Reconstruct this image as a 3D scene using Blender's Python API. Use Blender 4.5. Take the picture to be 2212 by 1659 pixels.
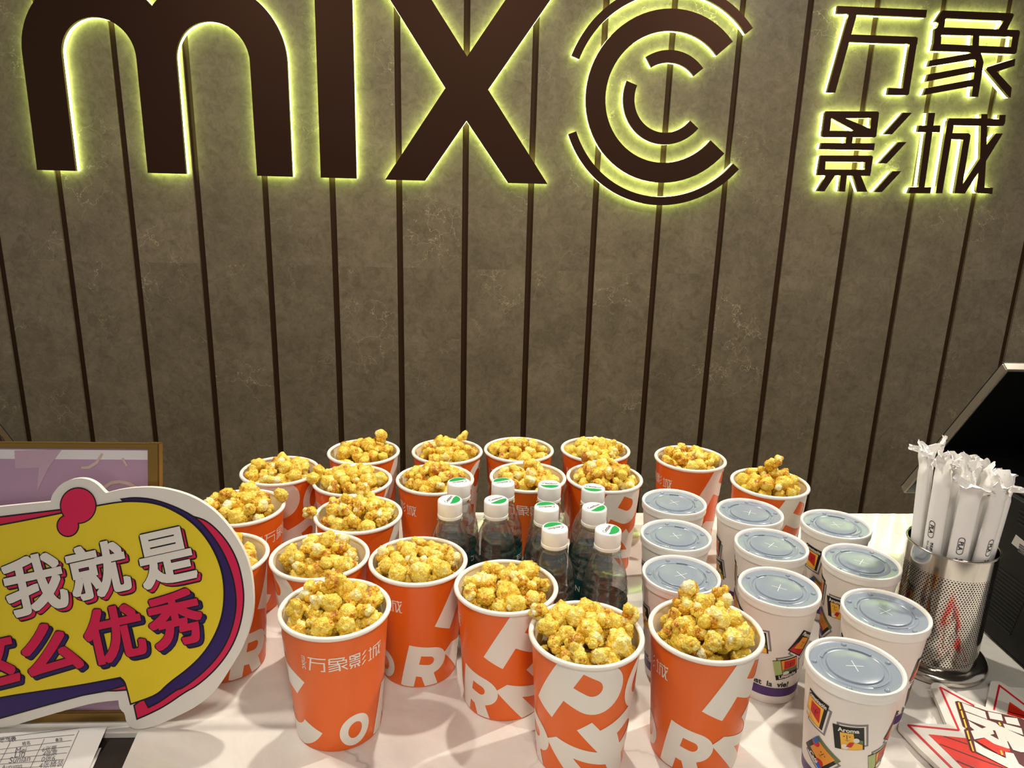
import bpy, bmesh, math, random
import numpy as np
from mathutils import Vector, Matrix, noise

for o in list(bpy.data.objects):
    bpy.data.objects.remove(o)
SC = bpy.context.scene
COL = SC.collection
PI = math.pi
DEBUG = False
R = math.radians

# ---------------------------------------------------------------- camera, world, lights, exposure
IW, IH, FPX = 2212.0, 1659.0, 1631.19
EYE = Vector((0.0, -1.22151, 0.57909))
CR = Vector((0.99840924, -0.04960305, 0.02680518))
CU = Vector((-0.01235485, 0.27139117, 0.96238983))
CF = Vector((0.05501216, 0.96119008, -0.27034661))
cam = bpy.data.cameras.new('camera')
cam.sensor_fit = 'HORIZONTAL'
cam.sensor_width = 36.0
cam.lens = FPX / IW * 36.0
cam.clip_start = 0.02
camo = bpy.data.objects.new('camera', cam)
COL.objects.link(camo)
camo.matrix_world = Matrix(((CR.x, CU.x, -CF.x, EYE.x), (CR.y, CU.y, -CF.y, EYE.y), (CR.z, CU.z, -CF.z, EYE.z), (0, 0, 0, 1)))
SC.camera = camo

SC.view_settings.view_transform = 'Standard'
SC.view_settings.look = 'None'
SC.view_settings.gamma = 1.0
SC.view_settings.exposure = 0.0
SC.view_settings.use_curve_mapping = False
SC.cycles.caustics_reflective = False
SC.cycles.caustics_refractive = True
SC.cycles.blur_glossy = 1.0
SC.cycles.sample_clamp_indirect = 6.0
SC.cycles.max_bounces = 10
SC.cycles.transparent_max_bounces = 16

world = bpy.data.worlds.new('world')
SC.world = world
world.use_nodes = True
bg = world.node_tree.nodes['Background']
bg.inputs['Color'].default_value = (1.0, 0.93, 0.85, 1)
bg.inputs['Strength'].default_value = 0.42


def area(name, loc, target, size, power, col, shape='DISK', spread=180):
    l = bpy.data.lights.new(name, 'AREA')
    l.shape = shape
    l.size = size
    l.energy = power
    l.color = col
    l.spread = R(spread)
    o = bpy.data.objects.new(name, l)
    COL.objects.link(o)
    o.location = loc
    d = Vector(target) - Vector(loc)
    o.rotation_euler = d.to_track_quat('-Z', 'Y').to_euler()
    return o


WARM = (1.0, 0.92, 0.79)
YW = 1.2582          # front of the wall panels
area('ceiling_downlight_right', (1.30, 0.06, 1.50), (0.35, -0.35, 0), 0.055, 23, WARM)
area('ceiling_downlight_middle', (0.05, 0.20, 1.62), (0.05, -0.35, 0), 0.055, 16, WARM)
area('ceiling_downlight_left', (-0.95, -0.25, 1.50), (-0.3, -0.35, 0), 0.055, 10, WARM)
area('front_fill', (0.1, -1.75, 1.65), (0.0, -0.50, 0.05), 0.30, 1.4, (1.0, 0.93, 0.82), spread=58)  # unseen fill lamp, added to brighten the counter front but spare the wall
area('hall_light', (0.3, -2.6, 1.7), (0.0, 0.0, 0.1), 0.5, 8, (1.0, 0.92, 0.82))
ww = area('ceiling_wall_washer', (0.15, 0.45, 1.74), (0.15, YW, 0.45), 3.6, 8.5, (1.0, 0.90, 0.74), 'RECTANGLE')
ww.data.size_y = 0.06

# ---------------------------------------------------------------- helpers: materials


def lin(c):
    out = []
    for v in c[:3]:
        v = v / 255.0
        out.append(v / 12.92 if v <= 0.04045 else ((v + 0.055) / 1.055) ** 2.4)
    return (*out, 1.0)


def mat(name, col, rough=0.5, metal=0.0, spec=0.5, coat=0.0, coat_rough=0.05, trans=0.0, ior=1.45, emit=None, estr=0.0):
    m = bpy.data.materials.new(name)
    m.use_nodes = True
    b = m.node_tree.nodes['Principled BSDF']
    b.inputs['Base Color'].default_value = lin(col)
    b.inputs['Roughness'].default_value = rough
    b.inputs['Metallic'].default_value = metal
    b.inputs['Specular IOR Level'].default_value = spec
    b.inputs['Coat Weight'].default_value = coat
    b.inputs['Coat Roughness'].default_value = coat_rough
    b.inputs['Transmission Weight'].default_value = trans
    b.inputs['IOR'].default_value = ior
    if emit:
        b.inputs['Emission Color'].default_value = (*emit, 1)
        b.inputs['Emission Strength'].default_value = estr
    return m


class NT:
    """small helper to wire shader nodes"""

    def __init__(s, m):
        s.t = m.node_tree
        s.b = s.t.nodes['Principled BSDF']

    def n(s, typ, **kw):
        nd = s.t.nodes.new(typ)
        for k, v in kw.items():
            if k.startswith('i_'):
                nd.inputs[k[2:].replace('_', ' ')].default_value = v
            else:
                setattr(nd, k, v)
        return nd

    def l(s, a, b):
        s.t.links.new(a, b)

    def math(s, op, a, b=None):
        nd = s.n('ShaderNodeMath', operation=op)
        for i, v in enumerate((a, b)):
            if v is None:
                continue
            if isinstance(v, (int, float)):
                nd.inputs[i].default_value = v
            else:
                s.l(v, nd.inputs[i])
        return nd.outputs[0]

    def ramp(s, fac, stops, interp='LINEAR'):
        nd = s.n('ShaderNodeValToRGB')
        cr = nd.color_ramp
        cr.interpolation = interp
        while len(cr.elements) < len(stops):
            cr.elements.new(0.5)
        for e, (p, c) in zip(cr.elements, stops):
            e.position = p
            e.color = lin(c) if len(c) == 3 else c
        s.l(fac, nd.inputs[0])
        return nd.outputs[0]

    def mix(s, fac, a, b, mode='MIX'):
        nd = s.n('ShaderNodeMix', data_type='RGBA', blend_type=mode)
        for k, v in ((0, fac), (6, a), (7, b)):
            if isinstance(v, (int, float)):
                nd.inputs[k].default_value = v
            elif isinstance(v, tuple):
                nd.inputs[k].default_value = v
            else:
                s.l(v, nd.inputs[k])
        return nd.outputs[2]


# ---- stone of the back wall: one pattern per vertical panel
ST_X0, ST_S, ST_W = -0.73222 * 2.03, 0.10294941 * 2.03, 0.0195


def make_stone():
    m = mat('brown_marble_panels', (112, 100, 80), 0.42, spec=0.35)
    t = NT(m)
    tc = t.n('ShaderNodeTexCoord')
    sep = t.n('ShaderNodeSeparateXYZ')
    t.l(tc.outputs['Object'], sep.inputs[0])
    k = t.math('FLOOR', t.math('DIVIDE', t.math('SUBTRACT', sep.outputs[0], ST_X0), ST_S))
    row = t.math('GREATER_THAN', sep.outputs[2], 0.27)
    cid = t.n('ShaderNodeCombineXYZ')
    t.l(k, cid.inputs[0])
    t.l(row, cid.inputs[1])
    wn = t.n('ShaderNodeTexWhiteNoise', noise_dimensions='3D')
    t.l(cid.outputs[0], wn.inputs['Vector'])
    off = t.n('ShaderNodeVectorMath', operation='MULTIPLY_ADD')
    t.l(wn.outputs['Color'], off.inputs[0])
    off.inputs[1].default_value = (7, 7, 7)
    t.l(tc.outputs['Object'], off.inputs[2])
    P = off.outputs[0]
    n1 = t.n('ShaderNodeTexNoise', i_Scale=7.0, i_Detail=10.0, i_Roughness=0.66, i_Distortion=0.25)
    t.l(P, n1.inputs['Vector'])
    n2 = t.n('ShaderNodeTexNoise', i_Scale=38.0, i_Detail=9.0, i_Roughness=0.78, i_Distortion=0.9)
    t.l(P, n2.inputs['Vector'])
    base = t.ramp(n1.outputs['Fac'], [(0.30, (102, 92, 74)), (0.5, (113, 102, 83)), (0.70, (124, 113, 93))])
    fine = t.ramp(n2.outputs['Fac'], [(0.32, (138, 134, 128)), (0.5, (186, 184, 180)), (0.68, (220, 218, 214))])
    c = t.mix(0.75, base, fine, 'MULTIPLY')
    c = t.mix(1.0, c, (1.75, 1.75, 1.75, 1), 'MULTIPLY')
    # thin pale veins
    nd = t.n('ShaderNodeTexNoise', i_Scale=5.0, i_Detail=5.0, i_Roughness=0.6)
    t.l(P, nd.inputs['Vector'])
    ad = t.n('ShaderNodeVectorMath', operation='MULTIPLY_ADD')
    t.l(nd.outputs['Color'], ad.inputs[0])
    ad.inputs[1].default_value = (0.42, 0.42, 0.42)
    t.l(P, ad.inputs[2])
    vo = t.n('ShaderNodeTexVoronoi', feature='DISTANCE_TO_EDGE', i_Scale=6.5)
    t.l(ad.outputs[0], vo.inputs['Vector'])
    vein = t.ramp(vo.outputs['Distance'], [(0.0, (255, 255, 255)), (0.010, (0, 0, 0))])
    msk = t.n('ShaderNodeTexNoise', i_Scale=3.3, i_Detail=2.0)
    t.l(P, msk.inputs['Vector'])
    mk = t.ramp(msk.outputs['Fac'], [(0.50, (0, 0, 0)), (0.66, (255, 255, 255))])
    vf = t.math('MULTIPLY', t.math('MULTIPLY', vein, mk), 0.8)
    c = t.mix(vf, c, lin((186, 172, 140)))
    br = t.math('ADD', t.math('MULTIPLY', wn.outputs['Value'], 0.20), 0.90)
    hs = t.n('ShaderNodeHueSaturation')
    t.l(c, hs.inputs['Color'])
    t.l(br, hs.inputs['Value'])
    t.l(hs.outputs[0], t.b.inputs['Base Color'])
    return m


MARBLE_SHIFT = (3.1, 1.7, 0.0)


def make_marble():
    m = mat('white_marble', (226, 220, 212), 0.055, spec=0.5)
    t = NT(m)
    tc = t.n('ShaderNodeMapping')
    tc.inputs['Location'].default_value = MARBLE_SHIFT
    t.l(t.n('ShaderNodeTexCoord').outputs['Object'], tc.inputs[0])
    n0 = t.n('ShaderNodeTexNoise', i_Scale=2.6, i_Detail=6.0, i_Roughness=0.6)
    t.l(tc.outputs[0], n0.inputs['Vector'])
    ad = t.n('ShaderNodeVectorMath', operation='MULTIPLY_ADD')
    t.l(n0.outputs['Color'], ad.inputs[0])
    ad.inputs[1].default_value = (0.32, 0.32, 0.0)
    t.l(tc.outputs[0], ad.inputs[2])
    vo = t.n('ShaderNodeTexVoronoi', feature='DISTANCE_TO_EDGE', i_Scale=2.1)
    t.l(ad.outputs[0], vo.inputs['Vector'])
    v = t.ramp(vo.outputs['Distance'], [(0.0, (255, 255, 255)), (0.008, (110, 110, 110)), (0.045, (0, 0, 0))])
    n2 = t.n('ShaderNodeTexNoise', i_Scale=4.0, i_Detail=3.0)
    t.l(tc.outputs[0], n2.inputs['Vector'])
    mk = t.ramp(n2.outputs['Fac'], [(0.42, (0, 0, 0)), (0.60, (255, 255, 255))])
    n3 = t.n('ShaderNodeTexNoise', i_Scale=5.0, i_Detail=8.0, i_Roughness=0.65, i_Distortion=1.2)
    t.l(tc.outputs[0], n3.inputs['Vector'])
    base = t.ramp(n3.outputs['Fac'], [(0.3, (212, 207, 202)), (0.55, (232, 227, 220)), (0.8, (236, 232, 226))])
    c = t.mix(t.math('MULTIPLY', t.math('MULTIPLY', v, mk), 0.7), base, lin((96, 92, 92)))
    t.l(c, t.b.inputs['Base Color'])
    return m


def make_popcorn():
    m = mat('caramel_popcorn', (216, 172, 70), 0.38, spec=0.5, coat=0.25, coat_rough=0.18)
    t = NT(m)
    at = t.n('ShaderNodeAttribute', attribute_name='tone')
    oi = t.n('ShaderNodeObjectInfo')
    tc = t.n('ShaderNodeTexCoord')
    n1 = t.n('ShaderNodeTexNoise', i_Scale=130.0, i_Detail=4.0, i_Roughness=0.6)
    t.l(tc.outputs['Object'], n1.inputs['Vector'])
    a = t.math('MULTIPLY', t.math('SUBTRACT', n1.outputs['Fac'], 0.5), 1.05)
    s = t.math('ADD', t.math('ADD', at.outputs['Fac'], a), t.math('MULTIPLY', t.math('SUBTRACT', oi.outputs['Random'], 0.5), 0.18))
    # fine crackle of the puffed skin
    vo = t.n('ShaderNodeTexVoronoi', feature='DISTANCE_TO_EDGE', i_Scale=250.0)
    n2 = t.n('ShaderNodeTexNoise', i_Scale=160.0, i_Detail=3.0)
    t.l(tc.outputs['Object'], n2.inputs['Vector'])
    ad = t.n('ShaderNodeVectorMath', operation='MULTIPLY_ADD')
    t.l(n2.outputs['Color'], ad.inputs[0])
    ad.inputs[1].default_value = (.006, .006, .006)
    t.l(tc.outputs['Object'], ad.inputs[2])
    t.l(ad.outputs[0], vo.inputs['Vector'])
    ck = t.math('MINIMUM', t.math('MULTIPLY', vo.outputs['Distance'], 5.0), 1.0)
    bp = t.n('ShaderNodeBump')
    bp.inputs['Strength'].default_value = 0.55
    bp.inputs['Distance'].default_value = 0.0010
    t.l(t.math('ADD', ck, t.math('MULTIPLY', n1.outputs['Fac'], 1.6)), bp.inputs['Height'])
    t.l(bp.outputs[0], t.b.inputs['Normal'])
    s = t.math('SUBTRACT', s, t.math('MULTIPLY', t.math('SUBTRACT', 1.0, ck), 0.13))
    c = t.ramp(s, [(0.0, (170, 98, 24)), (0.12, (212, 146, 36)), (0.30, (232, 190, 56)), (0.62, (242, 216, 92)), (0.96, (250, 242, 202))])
    t.l(c, t.b.inputs['Base Color'])
    t.b.inputs['Subsurface Weight'].default_value = 0.0
    return m


def make_perforated():
    m = mat('perforated_steel', (205, 200, 192), 0.13, metal=1.0)
    t = NT(m)
    uv = t.n('ShaderNodeUVMap')
    sep = t.n('ShaderNodeSeparateXYZ')
    t.l(uv.outputs[0], sep.inputs[0])

    def dist(o):
        fx = t.math('MULTIPLY', t.math('SUBTRACT', t.math('FRACT', t.math('ADD', sep.outputs[0], o)), 0.5), 3.5)
        fy = t.math('MULTIPLY', t.math('SUBTRACT', t.math('FRACT', t.math('ADD', sep.outputs[1], o)), 0.5), 5.6)
        return t.math('SQRT', t.math('ADD', t.math('MULTIPLY', fx, fx), t.math('MULTIPLY', fy, fy)))
    d = t.math('MINIMUM', dist(0.0), dist(0.5))
    hole = t.math('LESS_THAN', d, 0.95)
    zin = t.math('MULTIPLY', t.math('GREATER_THAN', sep.outputs[1], 3.0), t.math('LESS_THAN', sep.outputs[1], 24.0))
    hole = t.math('MULTIPLY', hole, zin)
    t.l(t.mix(hole, lin((205, 200, 192)), lin((14, 12, 10))), t.b.inputs['Base Color'])
    t.l(t.math('SUBTRACT', 1.0, hole), t.b.inputs['Metallic'])
    t.l(t.math('ADD', t.math('MULTIPLY', hole, 0.5), 0.13), t.b.inputs['Roughness'])
    return m


def make_brushed(name, col, rough=0.38):
    m = mat(name, col, rough, metal=0.85, spec=0.4)
    t = NT(m)
    tc = t.n('ShaderNodeTexCoord')
    mp = t.n('ShaderNodeMapping')
    mp.inputs['Scale'].default_value = (4, 4, 900)
    t.l(tc.outputs['Object'], mp.inputs[0])
    n1 = t.n('ShaderNodeTexNoise', i_Scale=1.0, i_Detail=3.0)
    t.l(mp.outputs[0], n1.inputs['Vector'])
    bp = t.n('ShaderNodeBump')
    bp.inputs['Strength'].default_value = 0.06
    t.l(n1.outputs['Fac'], bp.inputs['Height'])
    t.l(bp.outputs[0], t.b.inputs['Normal'])
    return m


def make_clear(name, tint, rough=0.09):
    """thin clear plastic: see-through with a fresnel reflection"""
    m = bpy.data.materials.new(name)
    m.use_nodes = True
    nt = m.node_tree
    nt.nodes.clear()
    out = nt.nodes.new('ShaderNodeOutputMaterial')
    tr = nt.nodes.new('ShaderNodeBsdfTransparent')
    tr.inputs[0].default_value = (*tint, 1)
    gl = nt.nodes.new('ShaderNodeBsdfGlossy')
    gl.inputs['Roughness'].default_value = rough
    lw = nt.nodes.new('ShaderNodeLayerWeight')
    lw.inputs['Blend'].default_value = 0.5
    pw = nt.nodes.new('ShaderNodeMath')
    pw.operation = 'POWER'
    pw.inputs[1].default_value = 3.0
    nt.links.new(lw.outputs['Facing'], pw.inputs[0])
    ma = nt.nodes.new('ShaderNodeMath')
    ma.operation = 'MULTIPLY_ADD'
    ma.inputs[1].default_value = 0.95
    ma.inputs[2].default_value = 0.13
    nt.links.new(pw.outputs[0], ma.inputs[0])
    mx = nt.nodes.new('ShaderNodeMixShader')
    nt.links.new(ma.outputs[0], mx.inputs[0])
    nt.links.new(tr.outputs[0], mx.inputs[1])
    nt.links.new(gl.outputs[0], mx.inputs[2])
    nt.links.new(mx.outputs[0], out.inputs[0])
    return m


def make_water():
    m = bpy.data.materials.new('water')
    m.use_nodes = True
    nt = m.node_tree
    nt.nodes.clear()
    out = nt.nodes.new('ShaderNodeOutputMaterial')
    tr = nt.nodes.new('ShaderNodeBsdfTransparent')
    tr.inputs[0].default_value = (0.96, 0.985, 0.985, 1)
    gl = nt.nodes.new('ShaderNodeBsdfGlass')
    gl.inputs['Color'].default_value = (0.92, 0.98, 0.98, 1)
    gl.inputs['Roughness'].default_value = 0.0
    gl.inputs['IOR'].default_value = 1.33
    mx = nt.nodes.new('ShaderNodeMixShader')
    mx.inputs[0].default_value = 0.26
    nt.links.new(tr.outputs[0], mx.inputs[1])
    nt.links.new(gl.outputs[0], mx.inputs[2])
    nt.links.new(mx.outputs[0], out.inputs[0])
    return m


M = {}
M['stone'] = make_stone()
M['groove'] = mat('dark_bronze_strip', (58, 38, 20), 0.6, spec=0.2)
M['marble'] = make_marble()
M['popcorn'] = make_popcorn()
M['letter'] = make_brushed('brushed_bronze', (60, 39, 28), 0.45)
M['return'] = mat('letter_side_metal', (150, 132, 100), 0.32, metal=0.9)
M['glow'] = mat('lit_acrylic', (240, 245, 220), 0.4, emit=(0.72, 1.0, 0.30), estr=14.0)
M['orange'] = mat('orange_paper', (226, 100, 24), 0.34, spec=0.45, coat=0.12)
M['print_white'] = mat('white_print', (228, 222, 212), 0.4)
M['paper_white'] = mat('cup_paper_white', (238, 232, 222), 0.45)
M['cup_inside'] = mat('cup_paper_inside', (236, 222, 196), 0.5)
M['cup_white'] = mat('drink_cup_white', (234, 226, 218), 0.36, spec=0.45)
M['purple'] = mat('print_purple', (74, 34, 108), 0.4)
M['black'] = mat('print_black', (20, 19, 20), 0.4)
M['grey'] = mat('print_grey', (128, 124, 126), 0.45)
M['p_orange'] = mat('print_orange', (232, 150, 50), 0.4)
M['p_yellow'] = mat('print_yellow', (240, 180, 60), 0.4)
M['p_red'] = mat('print_red', (196, 34, 34), 0.4)
M['p_green'] = mat('print_green', (170, 184, 116), 0.4)
M['p_olive'] = mat('print_olive', (104, 116, 76), 0.4)
M['p_blue'] = mat('print_blue', (40, 100, 176), 0.4)
M['lid_rim'] = mat('lid_white_plastic', (240, 236, 230), 0.28, spec=0.5)
M['lid_plate'] = mat('lid_frosted_plastic', (136, 146, 160), 0.22, spec=0.55)
M['lid_mark'] = mat('lid_slit_white', (226, 230, 234), 0.4)
M['cap'] = mat('cap_white_plastic', (246, 244, 240), 0.35)
M['cap_green'] = mat('cap_green_print', (10, 150, 74), 0.4)
M['clear'] = make_clear('clear_plastic', (0.94, 0.97, 0.97))
M['water'] = make_water()
M['teal'] = mat('bottle_label_teal', (30, 78, 74), 0.3)
M['steel'] = mat('polished_steel', (200, 194, 184), 0.16, metal=1.0)
M['perf'] = make_perforated()
M['straw_paper'] = mat('straw_sleeve_paper', (246, 243, 240), 0.5)
M['gold'] = mat('gold_frame_metal', (140, 110, 58), 0.36, metal=0.9)
M['lilac'] = mat('lilac_poster', (176, 142, 168), 0.16, spec=0.5)
M['lilac_light'] = mat('lilac_poster_light', (190, 160, 178), 0.16, spec=0.5)
M['poster_white'] = mat('poster_white', (222, 216, 218), 0.16)
M['poster_cream'] = mat('poster_cream', (200, 176, 166), 0.16)
M['board_white'] = mat('foam_board_white', (226, 220, 212), 0.42)
M['board_yellow'] = mat('board_yellow', (226, 200, 34), 0.4)
M['board_pink'] = mat('board_pink', (208, 22, 76), 0.4)
M['board_purple'] = mat('board_purple', (44, 18, 92), 0.4)
M['board_black'] = mat('board_black', (12, 10, 12), 0.4)
M['board_red'] = mat('board_red', (226, 44, 24), 0.32)
M['board_dark_red'] = mat('board_dark_red', (84, 12, 10), 0.34)
M['board_line'] = mat('board_red_line', (206, 22, 40), 0.34)
M['board_gold'] = mat('board_gold', (240, 196, 60), 0.34)
M['pos_black'] = mat('pos_black_plastic', (9, 9, 10), 0.55, spec=0.3)
M['pos_dark'] = mat('pos_vent_black', (5, 5, 5), 0.6)
M['pos_back'] = mat('pos_glossy_black', (16, 16, 16), 0.13)
M['pos_silver'] = mat('pos_silver_edge', (176, 168, 156), 0.32, metal=0.8)
M['pos_silver_dim'] = mat('pos_silver_edge_dim', (88, 72, 56), 0.5, metal=0.3)  # left till's silver edge, its dim brown reflection put into the colour
M['sticker'] = mat('sticker_white', (206, 200, 192), 0.4)
M['shelf_dark'] = mat('dark_wood_tray', (34, 24, 18), 0.4)
M['sheet'] = mat('sheet_paper', (226, 222, 220), 0.6)
M['ink'] = mat('ink_grey', (96, 92, 98), 0.6)
M['ceiling'] = mat('ceiling_grey', (84, 78, 72), 0.8)
M['floor'] = mat('floor_tile', (96, 86, 76), 0.35)

# ---------------------------------------------------------------- helpers: objects


def obj(name, bm, mats, parent=None, smooth=False, recalc=False):
    """one mesh object from a bmesh; mats is one material or a list"""
    if recalc:
        bmesh.ops.recalc_face_normals(bm, faces=bm.faces)
    me = bpy.data.meshes.new(name)
    bm.to_mesh(me)
    bm.free()
    for m in (mats if isinstance(mats, (list, tuple)) else [mats]):
        me.materials.append(m)
    if smooth:
        me.polygons.foreach_set('use_smooth', [True] * len(me.polygons))
        if smooth != 'all':
            me.set_sharp_from_angle(angle=R(smooth if smooth is not True else 38))
    o = bpy.data.objects.new(name, me)
    COL.objects.link(o)
    if parent:
        o.parent = parent
    return o


def tag(o, label, cat, group=None, kind=None):
    if label:
        o['label'] = label
    if cat:
        o['category'] = cat
    if group:
        o['group'] = group
    if kind:
        o['kind'] = kind
    return o


def thing(name, label, cat, loc=(0, 0, 0), rz=0.0, group=None):
    o = bpy.data.objects.new(name, None)
    o.empty_display_size = 0.02
    COL.objects.link(o)
    o.location = loc
    o.rotation_euler = (0, 0, rz)
    return tag(o, label, cat, group)


def dup(root, loc, rz, label, group=None):
    r = root.copy()
    COL.objects.link(r)
    r.location = loc
    r.rotation_euler = (0, 0, rz)
    tag(r, label, None, group)
    for ch in list(root.children):
        c = ch.copy()
        COL.objects.link(c)
        c.parent = r
        for g in ch.children:
            d = g.copy()
            COL.objects.link(d)
            d.parent = c
    return r


def lathe(bm, prof, n=64, mi=0, x=0.0, y=0.0, closed=False):
    """revolve (r, z) points about the z axis; mi an index or a list per segment"""
    rings = []
    for r, z in prof:
        if r < 1e-6:
            rings.append([bm.verts.new((x, y, z))])
        else:
            rings.append([bm.verts.new((x + r * math.cos(2 * PI * i / n), y + r * math.sin(2 * PI * i / n), z)) for i in range(n)])
    segs = list(zip(rings[:-1], rings[1:]))
    if closed:
        segs.append((rings[-1], rings[0]))
    for k, (a, b) in enumerate(segs):
        m = mi[k] if isinstance(mi, (list, tuple)) else mi
        for i in range(n):
            j = (i + 1) % n
            if len(a) == 1 and len(b) == 1:
                continue
            if len(a) == 1:
                f = bm.faces.new((a[0], b[j], b[i]))
            elif len(b) == 1:
                f = bm.faces.new((a[i], a[j], b[0]))
            else:
                f = bm.faces.new((a[i], a[j], b[j], b[i]))
            f.material_index = m
    return rings


def torus_profile(rc, zc, rm, n=12):
    return [(rc + rm * math.cos(2 * PI * i / n), zc + rm * math.sin(2 * PI * i / n)) for i in range(n)]


def box(bm, lo, hi, mi=0, mtx=None):
    vs = [Vector((x, y, z)) for x in (lo[0], hi[0]) for y in (lo[1], hi[1]) for z in (lo[2], hi[2])]
    if mtx is not None:
        vs = [mtx @ v for v in vs]
    v = [bm.verts.new(q) for q in vs]
    for idx in ((0, 1, 3, 2), (4, 6, 7, 5), (0, 4, 5, 1), (2, 3, 7, 6), (0, 2, 6, 4), (1, 5, 7, 3)):
        f = bm.faces.new([v[i] for i in idx])
        f.material_index = mi


def prism(bm, pts, depth, mi_front=0, mi_side=0, back=True):
    """pts: 3-D outline of the front face; depth: vector to the back face"""
    a = [bm.verts.new(p) for p in pts]
    b = [bm.verts.new(Vector(p) + depth) for p in pts]
    f = bm.faces.new(a)
    f.material_index = mi_front
    if back:
        g = bm.faces.new(list(reversed(b)))
        g.material_index = mi_side
    n = len(a)
    for i in range(n):
        j = (i + 1) % n
        s = bm.faces.new((a[j], a[i], b[i], b[j]))
        s.material_index = mi_side
    bmesh.ops.recalc_face_normals(bm, faces=[e for e in bm.faces if e.verts[0].index == -1])


def ray(px, py):
    return CF * FPX + CR * (px - IW / 2) - CU * (py - IH / 2)


def at_y(px, py, y):
    d = ray(px, py)
    return EYE + d * ((y - EYE.y) / d.y)


def at_z(px, py, z):
    d = ray(px, py)
    return EYE + d * ((z - EYE.z) / d.z)


def smooth_poly(pts, it=2, sharp=50):
    """Chaikin corner cutting that keeps real corners"""
    pts = [(Vector(p), None) for p in pts]
    n = len(pts)
    mark = []
    for i in range(n):
        a = pts[i][0] - pts[i - 1][0]
        c = pts[(i + 1) % n][0] - pts[i][0]
        mark.append(math.degrees(a.angle(c)) > sharp)
    P = [(p[0], m) for p, m in zip(pts, mark)]
    for _ in range(it):
        out = []
        n = len(P)
        for i in range(n):
            p, m = P[i]
            if m:
                out.append((p, True))
            else:
                out.append((p * .75 + P[i - 1][0] * .25, False))
                out.append((p * .75 + P[(i + 1) % n][0] * .25, False))
        P = out
    return [tuple(p) for p, m in P]


_tx = {}


def text2d(body, size=1.0, bold=0.0, shear=0.0):
    """flat outline of a text, centred on its own bounding box: (verts, faces, width, height)"""
    key = (body, bold, shear)
    if key not in _tx:
        cu = bpy.data.curves.new('text', 'FONT')
        cu.body = body
        cu.size = 1.0
        cu.offset = bold
        cu.shear = shear
        cu.resolution_u = 5
        o = bpy.data.objects.new('text', cu)
        COL.objects.link(o)
        dg = bpy.context.evaluated_depsgraph_get()
        ev = o.evaluated_get(dg)
        me = ev.to_mesh()
        v = np.array([(q.co.x, q.co.y) for q in me.vertices])
        f = [tuple(p.vertices) for p in me.polygons]
        ev.to_mesh_clear()
        bpy.data.objects.remove(o)
        bpy.data.curves.remove(cu)
        lo, hi = v.min(0), v.max(0)
        _tx[key] = (v - (lo + hi) / 2, f, *(hi - lo))
    v, f, w, h = _tx[key]
    return v * size, f, w * size, h * size


def poly2d(pts):
    return np.array(pts, float), [tuple(range(len(pts)))]


def circle2d(cx, cy, r, n=28, r2=None):
    r2 = r2 or r
    return poly2d([(cx + r * math.cos(2 * PI * i / n), cy + r2 * math.sin(2 * PI * i / n)) for i in range(n)])


def shape_bm(v, f, rot=0.0, tx=0.0, ty=0.0, sx=1.0, sy=1.0):
    bm = bmesh.new()
    c, s = math.cos(rot), math.sin(rot)
    vs = [bm.verts.new((sx * a * c - sy * b * s + tx, sx * a * s + sy * b * c + ty, 0)) for a, b in v]
    for q in f:
        if len(set(q)) > 2:
            try:
                bm.faces.new([vs[i] for i in q])
            except ValueError:
                pass
    return bm


def add_flat(dst, v, f, mi, fn, **kw):
    """lay a 2-D shape on a surface: fn maps (s, t) to a 3-D point"""
    s = shape_bm(v, f, **kw)
    merge(dst, s, mi, fn)


def merge(dst, s, mi, fn):
    mp = {}
    for q in s.verts:
        mp[q] = dst.verts.new(fn(q.co.x, q.co.y))
    for q in s.faces:
        try:
            nf = dst.faces.new([mp[e] for e in q.verts])
            nf.material_index = mi
        except ValueError:
            pass
    s.free()


def add_wrapped(dst, v, f, mi, rad, phi, zc, lift, zlo, zhi, step=0.0035, rot=0.0, tx=0.0, ty=0.0, sx=1.0, sy=1.0):
    """wrap a flat print round a cone of radius rad(z); phi in degrees, 0 faces -y, + goes right"""
    s = shape_bm(v, f, rot, tx, ty, sx, sy)
    for co, no in (((0, zlo - zc, 0), (0, -1, 0)), ((0, zhi - zc, 0), (0, 1, 0))):
        bmesh.ops.bisect_plane(s, geom=s.verts[:] + s.edges[:] + s.faces[:], plane_co=co, plane_no=no, clear_outer=True)
    if not s.verts:
        s.free()
        return
    x0, x1 = min(q.co.x for q in s.verts), max(q.co.x for q in s.verts)
    k = math.ceil(x0 / step)
    while k * step < x1:
        bmesh.ops.bisect_plane(s, geom=s.verts[:] + s.edges[:] + s.faces[:], plane_co=(k * step, 0, 0), plane_no=(1, 0, 0))
        k += 1
    r0 = rad(zc)

    def fn(a, b):
        z = zc + b
        ang = R(phi) + a / r0
        r = rad(z) + lift
        return (r * math.sin(ang), -r * math.cos(ang), z)
    merge(dst, s, mi, fn)


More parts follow.
